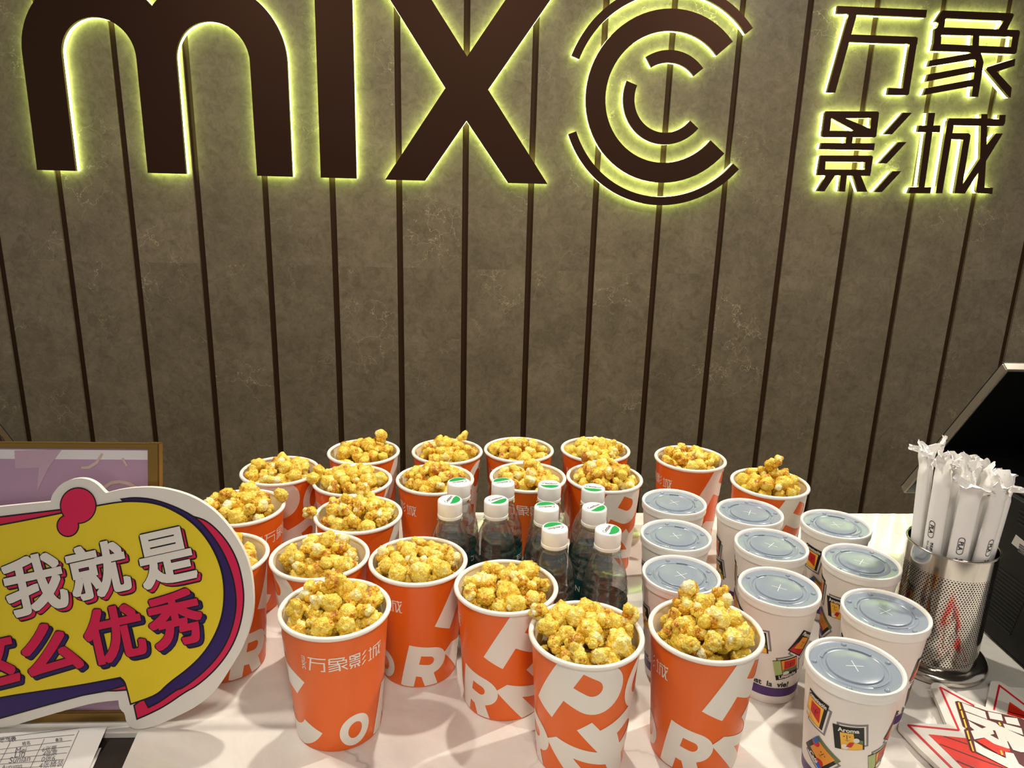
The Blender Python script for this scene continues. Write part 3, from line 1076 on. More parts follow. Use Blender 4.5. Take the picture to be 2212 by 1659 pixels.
def build_drink_cup():
    t = thing('drink_cup', '', 'drink cup', (0, 0, 0))
    b = bmesh.new()
    lathe(b, [(0, .004), (DRB - .003, .004), (DRB - .0012, 0), (DRB, .0006), (DRT, DH), (DRT - .001, DH)], 80, 0)
    names = ['white', 'purple', 'black', 'grey', 'p_orange', 'p_yellow', 'p_red', 'p_green', 'p_olive', 'p_blue', 'print_white']
    ix = {n: i for i, n in enumerate(names)}
    W = dict(rad=drad, zlo=.0012, zhi=.118)

    def lay(shape, mi, lev, ph, zc, rot, tx=0, ty=0, **kw):
        v, f = np.array(shape[0]) * SS, shape[1]
        tx, ty = tx * SS, ty * SS
        c, s = math.cos(R(rot)), math.sin(R(rot))
        add_wrapped(b, v, f, ix[mi], phi=ph, zc=zc, lift=.00012 + .00012 * lev, rot=R(rot), tx=tx * c - ty * s, ty=tx * s + ty * c, **W, **kw)

    SS = 1.36

    def rect(w, h, x=0, y=0):
        return poly2d([(x - w / 2, y - h / 2), (x + w / 2, y - h / 2), (x + w / 2, y + h / 2), (x - w / 2, y + h / 2)])

    def sticker(ph, zc, rot, title, kind, w=.0185, h=.020):
        # grey offset frame, black poster, coloured picture with a face
        lay(rect(w, h, .0028, .0024 if kind in ('aroma', 'life') else -.0028), 'grey', 0, ph, zc, rot)
        lay(rect(w - .003, h - .003, .0028, .0024 if kind in ('aroma', 'life') else -.0028), 'print_white', 1, ph, zc, rot)
        lay(rect(w, h), 'black', 2, ph, zc, rot)
        ty = h / 2 - .0027
        if kind == 'comm':
            lay(rect(w - .003, h - .006, -.001, -.0025), 'p_yellow', 3, ph, zc, rot)
            lay(poly2d([(-.004, -.0045), (.0055, -.008), (.004, .0045), (-.0045, .0045)]), 'p_red', 4, ph, zc, rot)
            lay(rect(.0042, .0032, -.0062, -.0075), 'print_white', 5, ph, zc, rot)
            face = (.0006, -.001)
        elif kind == 'aroma':
            lay(poly2d([(-.0055, -.0095), (.0085, -.0095), (.0085, -.005), (.0035, -.003), (.003, .0045), (-.0055, .0045)]), 'p_yellow', 3, ph, zc, rot)
            lay(poly2d([(.003, -.0025), (.0088, -.0045), (.0088, -.0015), (.004, 0)]), 'p_olive', 4, ph, zc, rot)
            lay(circle2d(-.003, -.007, .0022), 'print_white', 5, ph, zc, rot)
            lay(circle2d(.0045, -.0012, .0020), 'print_white', 5, ph, zc, rot)
            lay(poly2d([(-.0025, -.0068), (.001, -.0072), (.0032, -.003), (.0002, -.003)]), 'p_red', 6, ph, zc, rot)
            face = (-.0012, .0012)
        elif kind == 'cafe':
            lay(rect(w, .0045, 0, h / 2 - .0022), 'p_olive', 3, ph, zc, rot)
            lay(rect(w * .70, h * .62, .0005, .001), 'p_orange', 4, ph, zc, rot)
            lay(circle2d(-.0072, .0035, .0032, 10), 'p_red', 5, ph, zc, rot)
            lay(circle2d(.0045, -.0062, .0034, 10), 'p_red', 5, ph, zc, rot)
            lay(rect(.0035, .006, -.0085, .0055), 'p_blue', 6, ph, zc, rot)
            lay(rect(.006, .0035, .0062, -.0085), 'p_blue', 6, ph, zc, rot)
            face = (.001, .002)
            ty = -h / 2 + .0028
        elif kind == 'life':
            lay(rect(.006, h * .72, -w / 2 + .003, .0022), 'p_green', 3, ph, zc, rot)
            lay(rect(w - .007, h * .62, .003, .0026), 'p_orange', 3, ph, zc, rot)
            lay(poly2d([(-.002, .000), (.008, .0005), (.0085, .0075), (-.001, .008)]), 'p_red', 4, ph, zc, rot)
            lay(rect(w - .008, .004, .003, -.0022), 'p_olive', 5, ph, zc, rot)
            lay(circle2d(-.001, -.0042, .0028, 16, .0018), 'print_white', 6, ph, zc, rot)
            face = (.0035, .004)
            ty = -h / 2 + .0026
        else:
            lay(poly2d([(-w / 2 + .001, -h / 2 + .001), (w / 2 - .002, -h / 2 + .001), (w / 2 - .002, -.003), (-w / 2 + .003, -.001)]), 'p_red', 3, ph, zc, rot)
            lay(poly2d([(-.0045, -.0065), (.0055, -.004), (.005, .006), (-.004, .005)]), 'p_orange', 4, ph, zc, rot)
            face = (.0008, .0005)
        fx, fy = face
        lay(rect(.0004, .0034, fx, fy), 'black', 7, ph, zc, rot)
        lay(circle2d(fx - .0018, fy + .0006, .00042, 8), 'black', 7, ph, zc, rot)
        lay(circle2d(fx + .0018, fy + .0006, .00042, 8), 'black', 7, ph, zc, rot)
        lay(poly2d([(fx - .002, fy - .0022), (fx, fy - .003), (fx + .002, fy - .0022), (fx, fy - .0026)]), 'black', 7, ph, zc, rot)
        v, f, tw, th = text2d(title, .0046, .03)
        q = min(1.0, (w - .002) / tw)
        lay((v, f), 'print_white', 8, ph, zc, rot, 0, ty, sx=q, sy=1.0)

    for ph, zc, rot, title, kind, w, h in ((-47, .092, -8, 'Comunicación', 'comm', .0175, .0235), (2, .079, 11, 'Aroma', 'aroma', .0195, .0195), (78, .083, -32, 'Flavour', 'flav', .0165, .0215), (150, .086, 6, 'Bon Appétit!', 'comm', .0185, .021),
                                          (222, .080, -10, 'Flavour', 'flav', .0185, .0205), (-33, .047, -36, 'Café', 'cafe', .0205, .0205), (58, .051, 15, 'Lifestyle', 'life', .0200, .0200), (140, .046, -30, 'Café', 'cafe', .0205, .0205), (232, .046, 12, 'Aroma', 'aroma', .0195, .0195)):
        sticker(ph, zc, rot, title, kind, w, h)
    for ph in (27, 207):
        v, f, tw, th = text2d("C'est  la  vie!", .0072, .03)
        lay((v, f), 'black', 1, ph, .0285, 0)
    n = 80
    v0 = [[], []]
    for i in range(n):
        for j, z in enumerate((.0112, .0232)):
            a = 2 * PI * i / n
            v0[j].append(b.verts.new(((drad(z) + .0002) * math.cos(a), (drad(z) + .0002) * math.sin(a), z)))
    for i in range(n):
        j = (i + 1) % n
        b.faces.new((v0[0][i], v0[0][j], v0[1][j], v0[1][i])).material_index = ix['purple']
    obj('cup_body', b, [M['cup_white']] + [M[q] for q in names[1:]], t, smooth=40)
    # lid
    b = bmesh.new()
    prof = [(.0432, .1225), (.0449, .1222), (.0452, .1235), (.0449, .1262), (.0453, .1290), (.0456, .1308), (.0450, .1326), (.0440, .1330), (.0428, .1327), (.0420, .1318),
            (.0412, .1297), (.0395, .1292), (.0330, .1292), (.0322, .1298), (.0300, .1300), (.0294, .1293), (.0272, .1286), (.0262, .1288), (.0254, .1304), (.0246, .1307), (.0120, .1307), (0, .1307)]
    mi = [0] * 10 + [1] * 11
    lathe(b, prof, 96, mi)
    for a in (35, 105, 190, 262, 318):                  # small domed buttons
        x, y = .0368 * math.cos(R(a)), .0368 * math.sin(R(a))
        lathe(b, [(.0028, .1291), (.0025, .1301), (.0016, .1309), (0, .1312)], 16, 1, x, y)
    for rr, a0, a1 in ((.0290, 60, 100), (.0290, 150, 175), (.0290, 300, 340)):   # raised lugs round the centre
        pts = arc(0, 0, rr + .0025, a0, a1, 8) + arc(0, 0, rr, a1, a0, 8)
        prism(b, [(x, y, .1306) for x, y in pts], Vector((0, 0, -.0016)), 1, 1)
    for a in (20, 110):                                 # crossed straw slit
        c, s = math.cos(R(a)), math.sin(R(a))
        q = [(-.0085, -.00035), (.0085, -.00035), (.0085, .00035), (-.0085, .00035)]
        fc = b.faces.new([b.verts.new((x * c - y * s, x * s + y * c, .1309 + (.00005 if a > 50 else 0))) for x, y in q])
        fc.material_index = 2
    l = obj('lid', b, [M['lid_rim'], M['lid_plate'], M['lid_mark']], t, smooth=35, recalc=True)
    l['label'] = 'frosted plastic lid with a crossed straw slit'
    return t


DRINK = [(.2927, -.2422, -70, 'white lidded drink cup at the back of the left file of three'),
         (.2682, -.3446, -80, 'white lidded drink cup second from the back in the left file'),
         (.2487, -.4433, -72, 'white lidded drink cup partly hidden behind the rightmost front popcorn cup'),
         (.3910, -.2746, 64, 'white lidded drink cup at the back of the middle file, before the rightmost popcorn cup'),
         (.3848, -.3698, -40, 'white lidded drink cup second in the middle file'),
         (.3544, -.4720, -27, 'white lidded drink cup reading la vie above its purple band, front of the middle file'),
         (.4968, -.3115, 12, 'white lidded drink cup at the back right near the counter\'s rear edge'),
         (.4808, -.4129, -30, 'white lidded drink cup second in the right file, left of the straw holder'),
         (.4529, -.5212, -142, 'white lidded drink cup third in the right file, before the straw holder base'),
         (.3723, -.6138, 6, 'white lidded drink cup nearest of all, whole stickers facing front')]
d0 = None
for i, (x, y, ph, lab) in enumerate(DRINK):
    x, y = DRINK_AT[i]
    rz = R(ph) + facing(x, y)
    if d0 is None:
        d0 = build_drink_cup()
        d0.location, d0.rotation_euler = (x, y, 0), (0, 0, rz)
        tag(d0, lab, None, 'white lidded drink cups')
    else:
        dup(d0, (x, y, 0), rz, lab, 'white lidded drink cups')

# ---------------------------------------------------------------- water bottles
def build_bottle():
    t = thing('water_bottle', '', 'water bottle', (0, 0, 0))
    outer = [(0, .004), (.012, .003), (.020, 0.0), (.0255, .002), (.0278, .008), (.0278, .018), (.0268, .021), (.0278, .024), (.0278, .034), (.0266, .037), (.0266, .039), (.0278, .042), (.0278, .097), (.0270, .0990), (.0262, .1005), (.0272, .103),
             (.0271, .108), (.0258, .1098), (.0254, .1112), (.0266, .1142), (.0263, .1185), (.0248, .1205), (.0245, .1220), (.0254, .1245), (.0244, .1285), (.0228, .134), (.0202, .142), (.0172, .149), (.0150, .154), (.0136, .157), (.0128, .170)]
    b = bmesh.new()
    lathe(b, outer, 56, 0)
    obj('bottle_shell', b, M['clear'], t, smooth=50)['label'] = 'clear ribbed plastic bottle body'
    b = bmesh.new()
    inner = [(max(0, r - .0009) if r > .002 else 0, z + (.001 if i < 4 else 0)) for i, (r, z) in enumerate(outer) if z <= .1286]
    lathe(b, inner + [(inner[-1][0], .1290), (0, .1290)], 56, 0)
    obj('water', b, M['water'], t, smooth=50, recalc=True)['label'] = 'clear water filling the bottle'
    b = bmesh.new()
    lathe(b, [(.0281, .046), (.0281, .0955)], 56, 0)
    for ph in (0, 120, 240):
        v, f, w, h = text2d('CESTBON', .0105, .02)
        add_wrapped(b, v, f, 1, lambda z: .0281, ph, .083, .0002, .046, .095)
    obj('label_band', b, [M['teal'], M['print_white']], t, smooth=True)['label'] = 'dark teal label band with white letters'
    b = bmesh.new()
    lathe(b, [(.0140, .1575), (.0164, .1568), (.0164, .1584), (.0140, .1590)], 48, 0)
    obj('neck_ring', b, M['clear'], t, smooth=40, recalc=True)
    b = bmesh.new()
    lathe(b, [(.0138, .1615), (.0154, .1615), (.0156, .1622), (.0156, .1650), (.0150, .1656), (.0154, .1664), (.0154, .1812), (.0150, .1830), (.0140, .1838), (0, .1838)], 64, 0)
    # crescent and lettering on the cap top
    q = [(.0128 * math.cos(R(a)), .0128 * math.sin(R(a)) ) for a in np.linspace(200, 345, 24)]
    q += [(.0124 * math.cos(R(345)) * (1 - u) + .0128 * math.cos(R(200)) * u, -.0033 * (1 - u) - .0044 * u + .0026 * math.sin(PI * u) * (1 - 1.4 * u)) for u in np.linspace(.02, .98, 14)]
    add_flat(b, *poly2d(q), 1, lambda s, u: (s, u, .18395))
    v, f, w, h = text2d('Cestbon', 1.0, .012, .25)
    k = .0200 / w
    add_flat(b, v * k, f, 2, lambda s, u: (s, u, .18400), ty=.0020, sy=1.15)
    obj('cap', b, [M['cap'], M['cap_green'], M['black']], t, smooth=40)['label'] = 'white screw cap printed with a green crescent'
    return t


BOTTLES = [(.1616, -.4320, 72, 'water bottle with green crescent cap, front row right one of two'),
           (.0993, -.4278, 205, 'water bottle with green crescent cap, front row left one of two'),
           (.0957, -.3705, 190, 'water bottle third from the left in the middle row, crescent upside down'),
           (.1549, -.3718, 48, 'water bottle rightmost in the middle row, crescent slanting'),
           (.0344, -.3504, 35, 'water bottle second from the left in the middle row'),
           (-.0236, -.3510, 68, 'water bottle leftmost of all, in the middle row'),
           (-.0136, -.2954, 196, 'water bottle leftmost in the back row of bottles'),
           (.0448, -.2958, 200, 'water bottle second from the left in the back row of bottles'),
           (.1061, -.3016, 0, 'water bottle third in the back row, cap lettering upright'),
           (.1626, -.3124, -8, 'water bottle rightmost in the back row of bottles')]
b0 = None
for (x, y), (_, _, a, lab) in zip(BOTTLE_AT, BOTTLES):
    rz = R(a) + facing(x, y)
    if b0 is None:
        b0 = build_bottle()
        b0.location, b0.rotation_euler = (x, y, 0), (0, 0, rz)
        tag(b0, lab, None, 'bottled water')
    else:
        dup(b0, (x, y, 0), rz, lab, 'bottled water')

# ---------------------------------------------------------------- straw holder and wrapped straws
t = thing('straw_holder', 'perforated steel cylinder holding wrapped straws beside the drink cups', 'straw holder', (HX, HY, 0))
b = bmesh.new()
uvl = b.loops.layers.uv.new('UVMap')
RR, n = .0500, 96
ncell = round(2 * PI * RR / .0035)
zs = [.010, .160]
for i in range(n):
    a0, a1 = 2 * PI * i / n, 2 * PI * (i + 1) / n
    q = [(a0, zs[0]), (a1, zs[0]), (a1, zs[1]), (a0, zs[1])]
    f = b.faces.new([b.verts.new((RR * math.cos(a), RR * math.sin(a), z)) for a, z in q])
    for lp, (a, z) in zip(f.loops, q):
        lp[uvl].uv = (a / (2 * PI) * ncell, z / .0056)
bmesh.ops.remove_doubles(b, verts=b.verts, dist=1e-6)
lathe(b, [(.0492, .160), (.0492, .012), (0, .012)], 96, 1)
obj('perforated_body', b, [M['perf'], M['steel']], t, smooth=40)
b = bmesh.new()
lathe(b, torus_profile(.0500, .1602, .0013, 10), 96, 0, closed=True)
obj('wire_rim', b, M['steel'], t, smooth='all', recalc=True)
b = bmesh.new()
lathe(b, [(0, .001), (.060, 0), (.0632, .002), (.0637, .006), (.0625, .0105), (.0585, .0135), (.0530, .0150), (.0502, .0150)], 96, 0)
obj('base_ring', b, M['steel'], t, smooth=50)


def build_straw(seed, H, printed, a=.0105, bb=.0060):
    """paper sleeve with a crumpled crimped tip, standing on z = 0"""
    rg = random.Random(seed)
    b = bmesh.new()
    nu, zs = 30, [0, .05, .10, .15, .17] + [H - .044 + .044 * i / 13 for i in range(14)]
    rings = []
    bend, bdir = rg.uniform(.2, 1.6), rg.choice((-1, 1))
    tw = rg.uniform(-1.1, 1.1)
    for z in zs:
        u = max(0.0, (z - (H - .034)) / .034)
        w = a * (1 + .52 * u)
        d = bb * (1 - u) ** 1.2 + .0004
        ring = []
        for i in range(nu):
            an = 2 * PI * i / nu
            cr = 1 + .06 * noise.noise(Vector((math.cos(an) * 2, math.sin(an) * 2 + seed * 3.1, z * 60))) * (1 if z > .1 else 0)
            x, y, zz = w * math.cos(an) * cr, d * math.sin(an), z
            y += .0085 * u * noise.noise(Vector((x * 130, seed * 1.7, z * 70))) + .0022 * u * noise.noise(Vector((x * 420, seed * 5.1, z * 260)))
            zz += .011 * u * noise.noise(Vector((x * 120, seed * 2.7, 3.3)))
            if u > .25:                                  # fold the crimped tip over
                v = (u - .25) / .75
                th = bend * v
                y, zz = y + bdir * .020 * (1 - math.cos(th)) * .9, (H - .026) + (zz - (H - .026)) * (math.sin(th) / max(th, 1e-3))
            c, s = math.cos(tw * u), math.sin(tw * u)
            ring.append(b.verts.new((x * c - y * s, x * s + y * c, zz)))
        rings.append(ring)
    for p, q in zip(rings[:-1], rings[1:]):
        for i in range(nu):
            j = (i + 1) % nu
            b.faces.new((p[i], p[j], q[j], q[i]))
    b.faces.new(list(reversed(rings[0])))
    b.faces.new(rings[-1])
    # torn, crumpled paper flaps round the crimped end
    for _ in range(3):
        src = rings[-rg.randint(2, 7)][rg.randrange(nu)].co.copy()
        az, el = rg.uniform(0, 2 * PI), rg.uniform(.1, 1.2)
        d = Vector((math.cos(az) * math.cos(el), math.sin(az) * math.cos(el), math.sin(el)))
        e = d.cross(Vector((rg.gauss(0, 1), rg.gauss(0, 1), .4))).normalized()
        nn = d.cross(e)
        Lf, Wf, cv = rg.uniform(.010, .018), rg.uniform(.008, .013), rg.uniform(-1.2, 1.2)
        g = []
        for i in range(6):
            row = []
            for j in range(5):
                p, q = i / 5, j / 4 - .5
                h = .0024 * noise.noise(Vector((p * 3, q * 4, seed + az))) + cv * .006 * p * p + (.003 if (i + j) % 3 == 0 else 0) * p
                row.append(b.verts.new(src + d * (Lf * p) + e * (Wf * q * (1 - .25 * p)) + nn * h))
            g.append(row)
        for i in range(5):
            for j in range(4):
                b.faces.new((g[i][j], g[i + 1][j], g[i + 1][j + 1], g[i][j + 1]))
    if printed:
        fy = -bb - .0002

        def on(s, u):
            x = s
            y = -(bb + .0004) * math.sqrt(max(0, 1 - (x / (a * 1.07)) ** 2)) - .0005
            return (x, y, u)

        def strip(v, f, **kw):
            s_ = shape_bm(v, f, **kw)
            merge(b, s_, 1, on)
        z0 = printed
        ring_o = [(.0036 * math.cos(R(q)), z0 + (.0075 if math.sin(R(q)) > 0 else -.0075) + .0036 * math.sin(R(q))) for q in np.linspace(0, 360, 33)[:-1]]
        for i in range(32):
            p, q = ring_o[i], ring_o[(i + 1) % 32]
            c_ = (0, z0)
            k1, k2 = .84, .84
            pi_ = (p[0] * k1, c_[1] + (p[1] - c_[1]) * .93)
            qi_ = (q[0] * k2, c_[1] + (q[1] - c_[1]) * .93)
            strip(*poly2d([p, q, qi_, pi_]))
        v, f, w, h = text2d('PLA', .0068, .02)
        strip(v, f, rot=R(-90), ty=z0)
        v, f, w, h = text2d('PLA DEGRADABLE STRAW', .0034, .01)
        strip(v, f, rot=R(-90), tx=-.0018, ty=z0 - .016 - w / 2)
        v, f, w, h = text2d('聚乳酸可降解吸管', .0036, .02)
        strip(v, f, rot=R(-90), tx=.0030, ty=z0 - .016 - w / 2)
    return b


rg = random.Random(77)
straws = []
for ring_r, cnt in ((.0, 1), (.0165, 5), (.0310, 9)):
    for i in range(cnt):
        an = 2 * PI * (i + (.35 if cnt == 9 else 0)) / cnt
        straws.append((ring_r, an))
for si, (rr, an) in enumerate(straws):
    # outer straws lean out over the rim and face outward
    dx, dy = math.sin(an), -math.cos(an)
    front = rr > .02 and abs((an + PI) % (2 * PI) - PI) < 1.35
    H = rg.uniform(.240, .258) if not (rr > .02 and 3.6 < an < 5.3) else .268
    pz = rg.uniform(.164, .180) if front else 0
    b = build_straw(si + 1, H, pz)
    lab = 'straw in a crinkled white paper sleeve standing in the perforated steel holder'
    grp = 'wrapped straws in the steel holder'
    o = obj('wrapped_straw', b, [M['straw_paper'], M['black']], None, smooth=50)
    if pz:
        nth = sorted(round(math.sin(q[1]), 3) for q in straws if q[0] > .02 and abs((q[1] + PI) % (2 * PI) - PI) < 1.35).index(round(math.sin(an), 3))
        lab = 'wrapped straw with black printed oval, %s at the holder\'s front' % ('leftmost', 'second from the left', 'third from the left', 'fourth from the left', 'rightmost')[nth]
        grp = None
    o.location = (HX + dx * rr, HY + dy * rr, .0125)
    lean = .055 * rr / .031 + rg.uniform(-.008, .008)
    spin = an if rr > .01 else rg.uniform(0, 3)
    if rr <= .02:
        spin += rg.uniform(-.15, .15)
    q = Matrix.Rotation(spin, 4, 'Z')
    ax = Vector((-dy, dx, 0)) if rr > .001 else Vector((1, 0, 0))
    o.rotation_euler = (Matrix.Rotation(lean, 4, ax) @ q).to_euler()
    tag(o, lab, 'straw', grp)

# ---------------------------------------------------------------- till terminals
E2, E3 = Vector((0, .562, -.826)), Vector((0, -.826, -.562))


def screen_part(root, x0, x1, top, length, edge='pos_silver'):
    """tilted display seen from behind: silver edge, glossy black back"""
    b = bmesh.new()
    T = .0135
    o_ = Vector((0, top[0], top[1]))
    pts = [(x0, 0), (x1, 0), (x1, length), (x0, length)]
    fr = [Vector((x, 0, 0)) + o_ + E2 * l for x, l in pts]
    prism(b, fr, E3 * T, 0, 0)
    bmesh.ops.recalc_face_normals(b, faces=b.faces)
    bmesh.ops.bevel(b, geom=b.edges[:], offset=.0015, segments=2, affect='EDGES')
    # black back panel and black front glass
    m = .003
    bk = [Vector((x, 0, 0)) + o_ + E2 * l + E3 * (T + .0006) for x, l in ((x0 + m, m), (x1 - m, m), (x1 - m, length - m), (x0 + m, length - m))]
    prism(b, bk, -E3 * .001, 1, 1)
    ft = [Vector((x, 0, 0)) + o_ + E2 * l - E3 * .0006 for x, l in ((x0 + .0005, .0005), (x1 - .0005, .0005), (x1 - .0005, length - .0005), (x0 + .0005, length - .0005))]
    prism(b, ft, E3 * .001, 2, 2)
    s = obj('screen', b, [M[edge], M['pos_back'], M['pos_dark']], root, recalc=True, smooth=30)
    s['label'] = 'tilted screen with metal edge and glossy black back'
    return s


t = thing('till_terminal', 'black till terminal with tilted screen at the right edge behind the straw holder', 'till')
screen_part(t, .69, 1.06, (-.302, .358), .299)
b = bmesh.new()
box(b, (.69, -.465, 0), (1.02, -.20, .205))
bmesh.ops.bevel(b, geom=b.edges[:], offset=.006, segments=3, affect='EDGES')
for i in range(14):
    z = .100 - i * .0054
    box(b, (.6893, -.428 + .0009 * i, z - .0013), (.6903, -.352, z + .0013), 1)
for i in range(4):
    z = .188 - i * .0054
    box(b, (.6893, -.44, z - .0013), (.6903, -.386, z + .0013), 1)
obj('terminal_base', b, [M['pos_black'], M['pos_dark']], t, smooth=35)
b = bmesh.new()
v4 = [(.6896, -.3887, .1555), (.6896, -.3845, .1415), (.6896, -.437, .1365), (.6896, -.441, .1505)]
prism(b, v4, Vector((.0008, 0, 0)), 0, 0)
for i in range(4):
    y0 = -.394
    z = .150 - i * .0030
    box(b, (.6893, y0 - .036, z - .0006 - .0032), (.6897, y0 - .004, z + .0002 - .002), 1)
obj('sticker', b, [M['sticker'], M['ink']], t, recalc=True)['label'] = 'white data sticker'
b = bmesh.new()
box(b, (.80, -.30, .20), (.94, -.22, .26))
bmesh.ops.bevel(b, geom=b.edges[:], offset=.012, segments=3, affect='EDGES')
obj('stand_neck', b, M['pos_black'], t, smooth=35)

t = thing('till_terminal', 'till screen at the far left, just its slanting edge showing above the lilac panel', 'till')
screen_part(t, -1.07, -.70, (-.217, .345), .299, 'pos_silver_dim')
b = bmesh.new()
box(b, (-1.02, -.36, 0), (-.72, -.13, .10))
bmesh.ops.bevel(b, geom=b.edges[:], offset=.006, segments=3, affect='EDGES')
obj('terminal_base', b, M['pos_black'], t, smooth=35)
b = bmesh.new()
box(b, (-.96, -.22, .095), (-.82, -.15, .20))
obj('stand_neck', b, M['pos_black'], t)

# ---------------------------------------------------------------- gold framed lilac panel (leans back a little)
FT = Vector((0, .225, .974)).normalized()
FN = Vector((0, -.974, .225)).normalized()


def on_panel(px, py, lift=0.0):
    """point of the leaning panel's face along a viewing ray"""
    o_ = Vector((0, -.517, 0)) + FN * lift
    d = ray(px, py)
    return EYE + d * ((o_ - EYE).dot(FN) / d.dot(FN))


tr = on_panel(345, 957)
PXR, PHT = tr.x, (tr - Vector((tr.x, -.517, 0))).dot(FT)
PXL = -.80
t = thing('framed_panel', 'gold framed lilac display panel leaning behind the yellow speech-bubble sign', 'display panel')


def pan(x, l, d=0.0):
    return Vector((x, -.517, 0)) + FT * l + FN * d


b = bmesh.new()
prism(b, [pan(PXL, .004), pan(PXR, .004), pan(PXR, PHT - .003), pan(PXL, PHT - .003)], -FN * .004, 0, 0)
ws = PHT - .008
prism(b, [pan(PXL, ws - .010, .0003), pan(PXR - .012, ws - .010, .0003), pan(PXR - .012, ws, .0003), pan(PXL, ws, .0003)], -FN * .0002, 1, 1)


def pan_fn(px, py, lift):
    return on_panel(px, py, lift)


for q, mi, lf in (([(31, 973), (134, 971), (105, 1010), (80, 1062), (84, 1010), (33, 1012)], 2, .0004),
                  ([(175, 1008), (190, 1007), (206, 997), (219, 978), (223, 981), (211, 1002), (193, 1013), (176, 1013)], 3, .0006),
                  ([(223, 1050), (240, 1039), (258, 1037), (280, 1041), (297, 1051), (287, 1053), (272, 1047), (258, 1044), (240, 1047), (228, 1056)], 3, .0006),
                  ([(262, 990), (272, 1007), (276, 1006), (267, 989)], 3, .0006)):
    prism(b, [pan_fn(x, y, lf) for x, y in q], -FN * .0002, mi, mi)
obj('poster', b, [M['lilac'], M['poster_white'], M['lilac_light'], M['poster_cream']], t, recalc=True)
b = bmesh.new()


def bar(x0, x1, l0, l1, d0, d1):
    v = [pan(x, l, d) for x in (x0, x1) for l in (l0, l1) for d in (d0, d1)]
    w = [b.verts.new(q) for q in v]
    for idx in ((0, 1, 3, 2), (4, 6, 7, 5), (0, 4, 5, 1), (2, 3, 7, 6), (0, 2, 6, 4), (1, 5, 7, 3)):
        b.faces.new([w[i] for i in idx])


bar(PXL, PXR, PHT - .006, PHT, -.006, .004)
bar(PXR - .011, PXR + .001, 0, PHT + .0005, -.006, .005)
bar(PXL, PXR + .001, .000, .011, -.006, .005)
bmesh.ops.recalc_face_normals(b, faces=b.faces)
bmesh.ops.bevel(b, geom=b.edges[:], offset=.0012, segments=2, affect='EDGES')
obj('gold_frame', b, M['gold'], t, smooth=35)

# ---------------------------------------------------------------- yellow speech-bubble sign (foam board, leans on the panel)
SP0 = Vector((0, -.5335, .0))
SN = Vector((0, -.982, .189)).normalized()


def on_sign(px, py, lift=0.0):
    o_ = SP0 + SN * lift
    d = ray(px, py)
    return EYE + d * ((o_ - EYE).dot(SN) / d.dot(SN))


def c6(L):
    return [(x / 3.318, 1000 + y / 3.318) for x, y in L]


def c3(L):
    return [(x / 2.245, 920 + y / 2.245) for x, y in L]


t = thing('speech_bubble_sign', 'yellow speech-bubble foam sign with white and pink Chinese lettering at lower left', 'sign')
LX = -300          # the board runs on past the left border of the picture
outline = c6([(LX * 3.318, 440), (0, 325), (365, 290), (368, 262), (385, 225), (430, 170), (490, 135), (570, 120), (640, 130), (700, 165), (745, 215), (762, 228), (850, 205), (950, 190), (1085, 185), (1200, 198), (1350, 240), (1480, 310), (1580, 395), (1680, 520), (1760, 660), (1800, 790), (1818, 950), (1815, 1080), (1790, 1200), (1740, 1340), (1660, 1470)]) + \
    c3([(1050, 1290), (960, 1365), (870, 1412), (760, 1460), (690, 1478), (655, 1478), (628, 1465), (612, 1440), (605, 1400), (590, 1390), (578, 1370), (575, 1338), (480, 1347), (400, 1364), (200, 1420), (0, 1482), (LX * 2.245, 1484)])
b = bmesh.new()
prism(b, [on_sign(x, y) for x, y in smooth_poly(outline, 2)], -SN * .006, 0, 0)
zmin = min(v.co.z for v in b.verts)
obj('foam_board', b, M['board_white'], t, recalc=True)
t.location.z = .0003 - zmin
b = bmesh.new()
MI = {k: i for i, k in enumerate(('board_black', 'board_pink', 'board_purple', 'board_yellow', 'board_white'))}


def sflat(pts, mi, lv):
    v = [b.verts.new(on_sign(x, y, .0001 + lv * .00009)) for x, y in pts]
    b.faces.new(v).material_index = MI[mi]


def grow(pts, d):
    """offset an outline by d pixels (outward for either winding)"""
    n = len(pts)
    ar = sum(pts[i][0] * pts[(i + 1) % n][1] - pts[(i + 1) % n][0] * pts[i][1] for i in range(n))
    sg = 1 if ar > 0 else -1
    out = []
    for i in range(n):
        p, q, r = Vector(pts[i - 1]), Vector(pts[i]), Vector(pts[(i + 1) % n])
        a, c = (q - p).normalized(), (r - q).normalized()
        na, nc = Vector((a.y, -a.x)), Vector((c.y, -c.x))
        m = na + nc
        if m.length < .2:
            m = na
        m.normalize()
        k = min(2.0, 1 / max(.3, m.dot(na)))
        out.append((q.x + m.x * d * sg * k, q.y + m.y * d * sg * k))
    return out


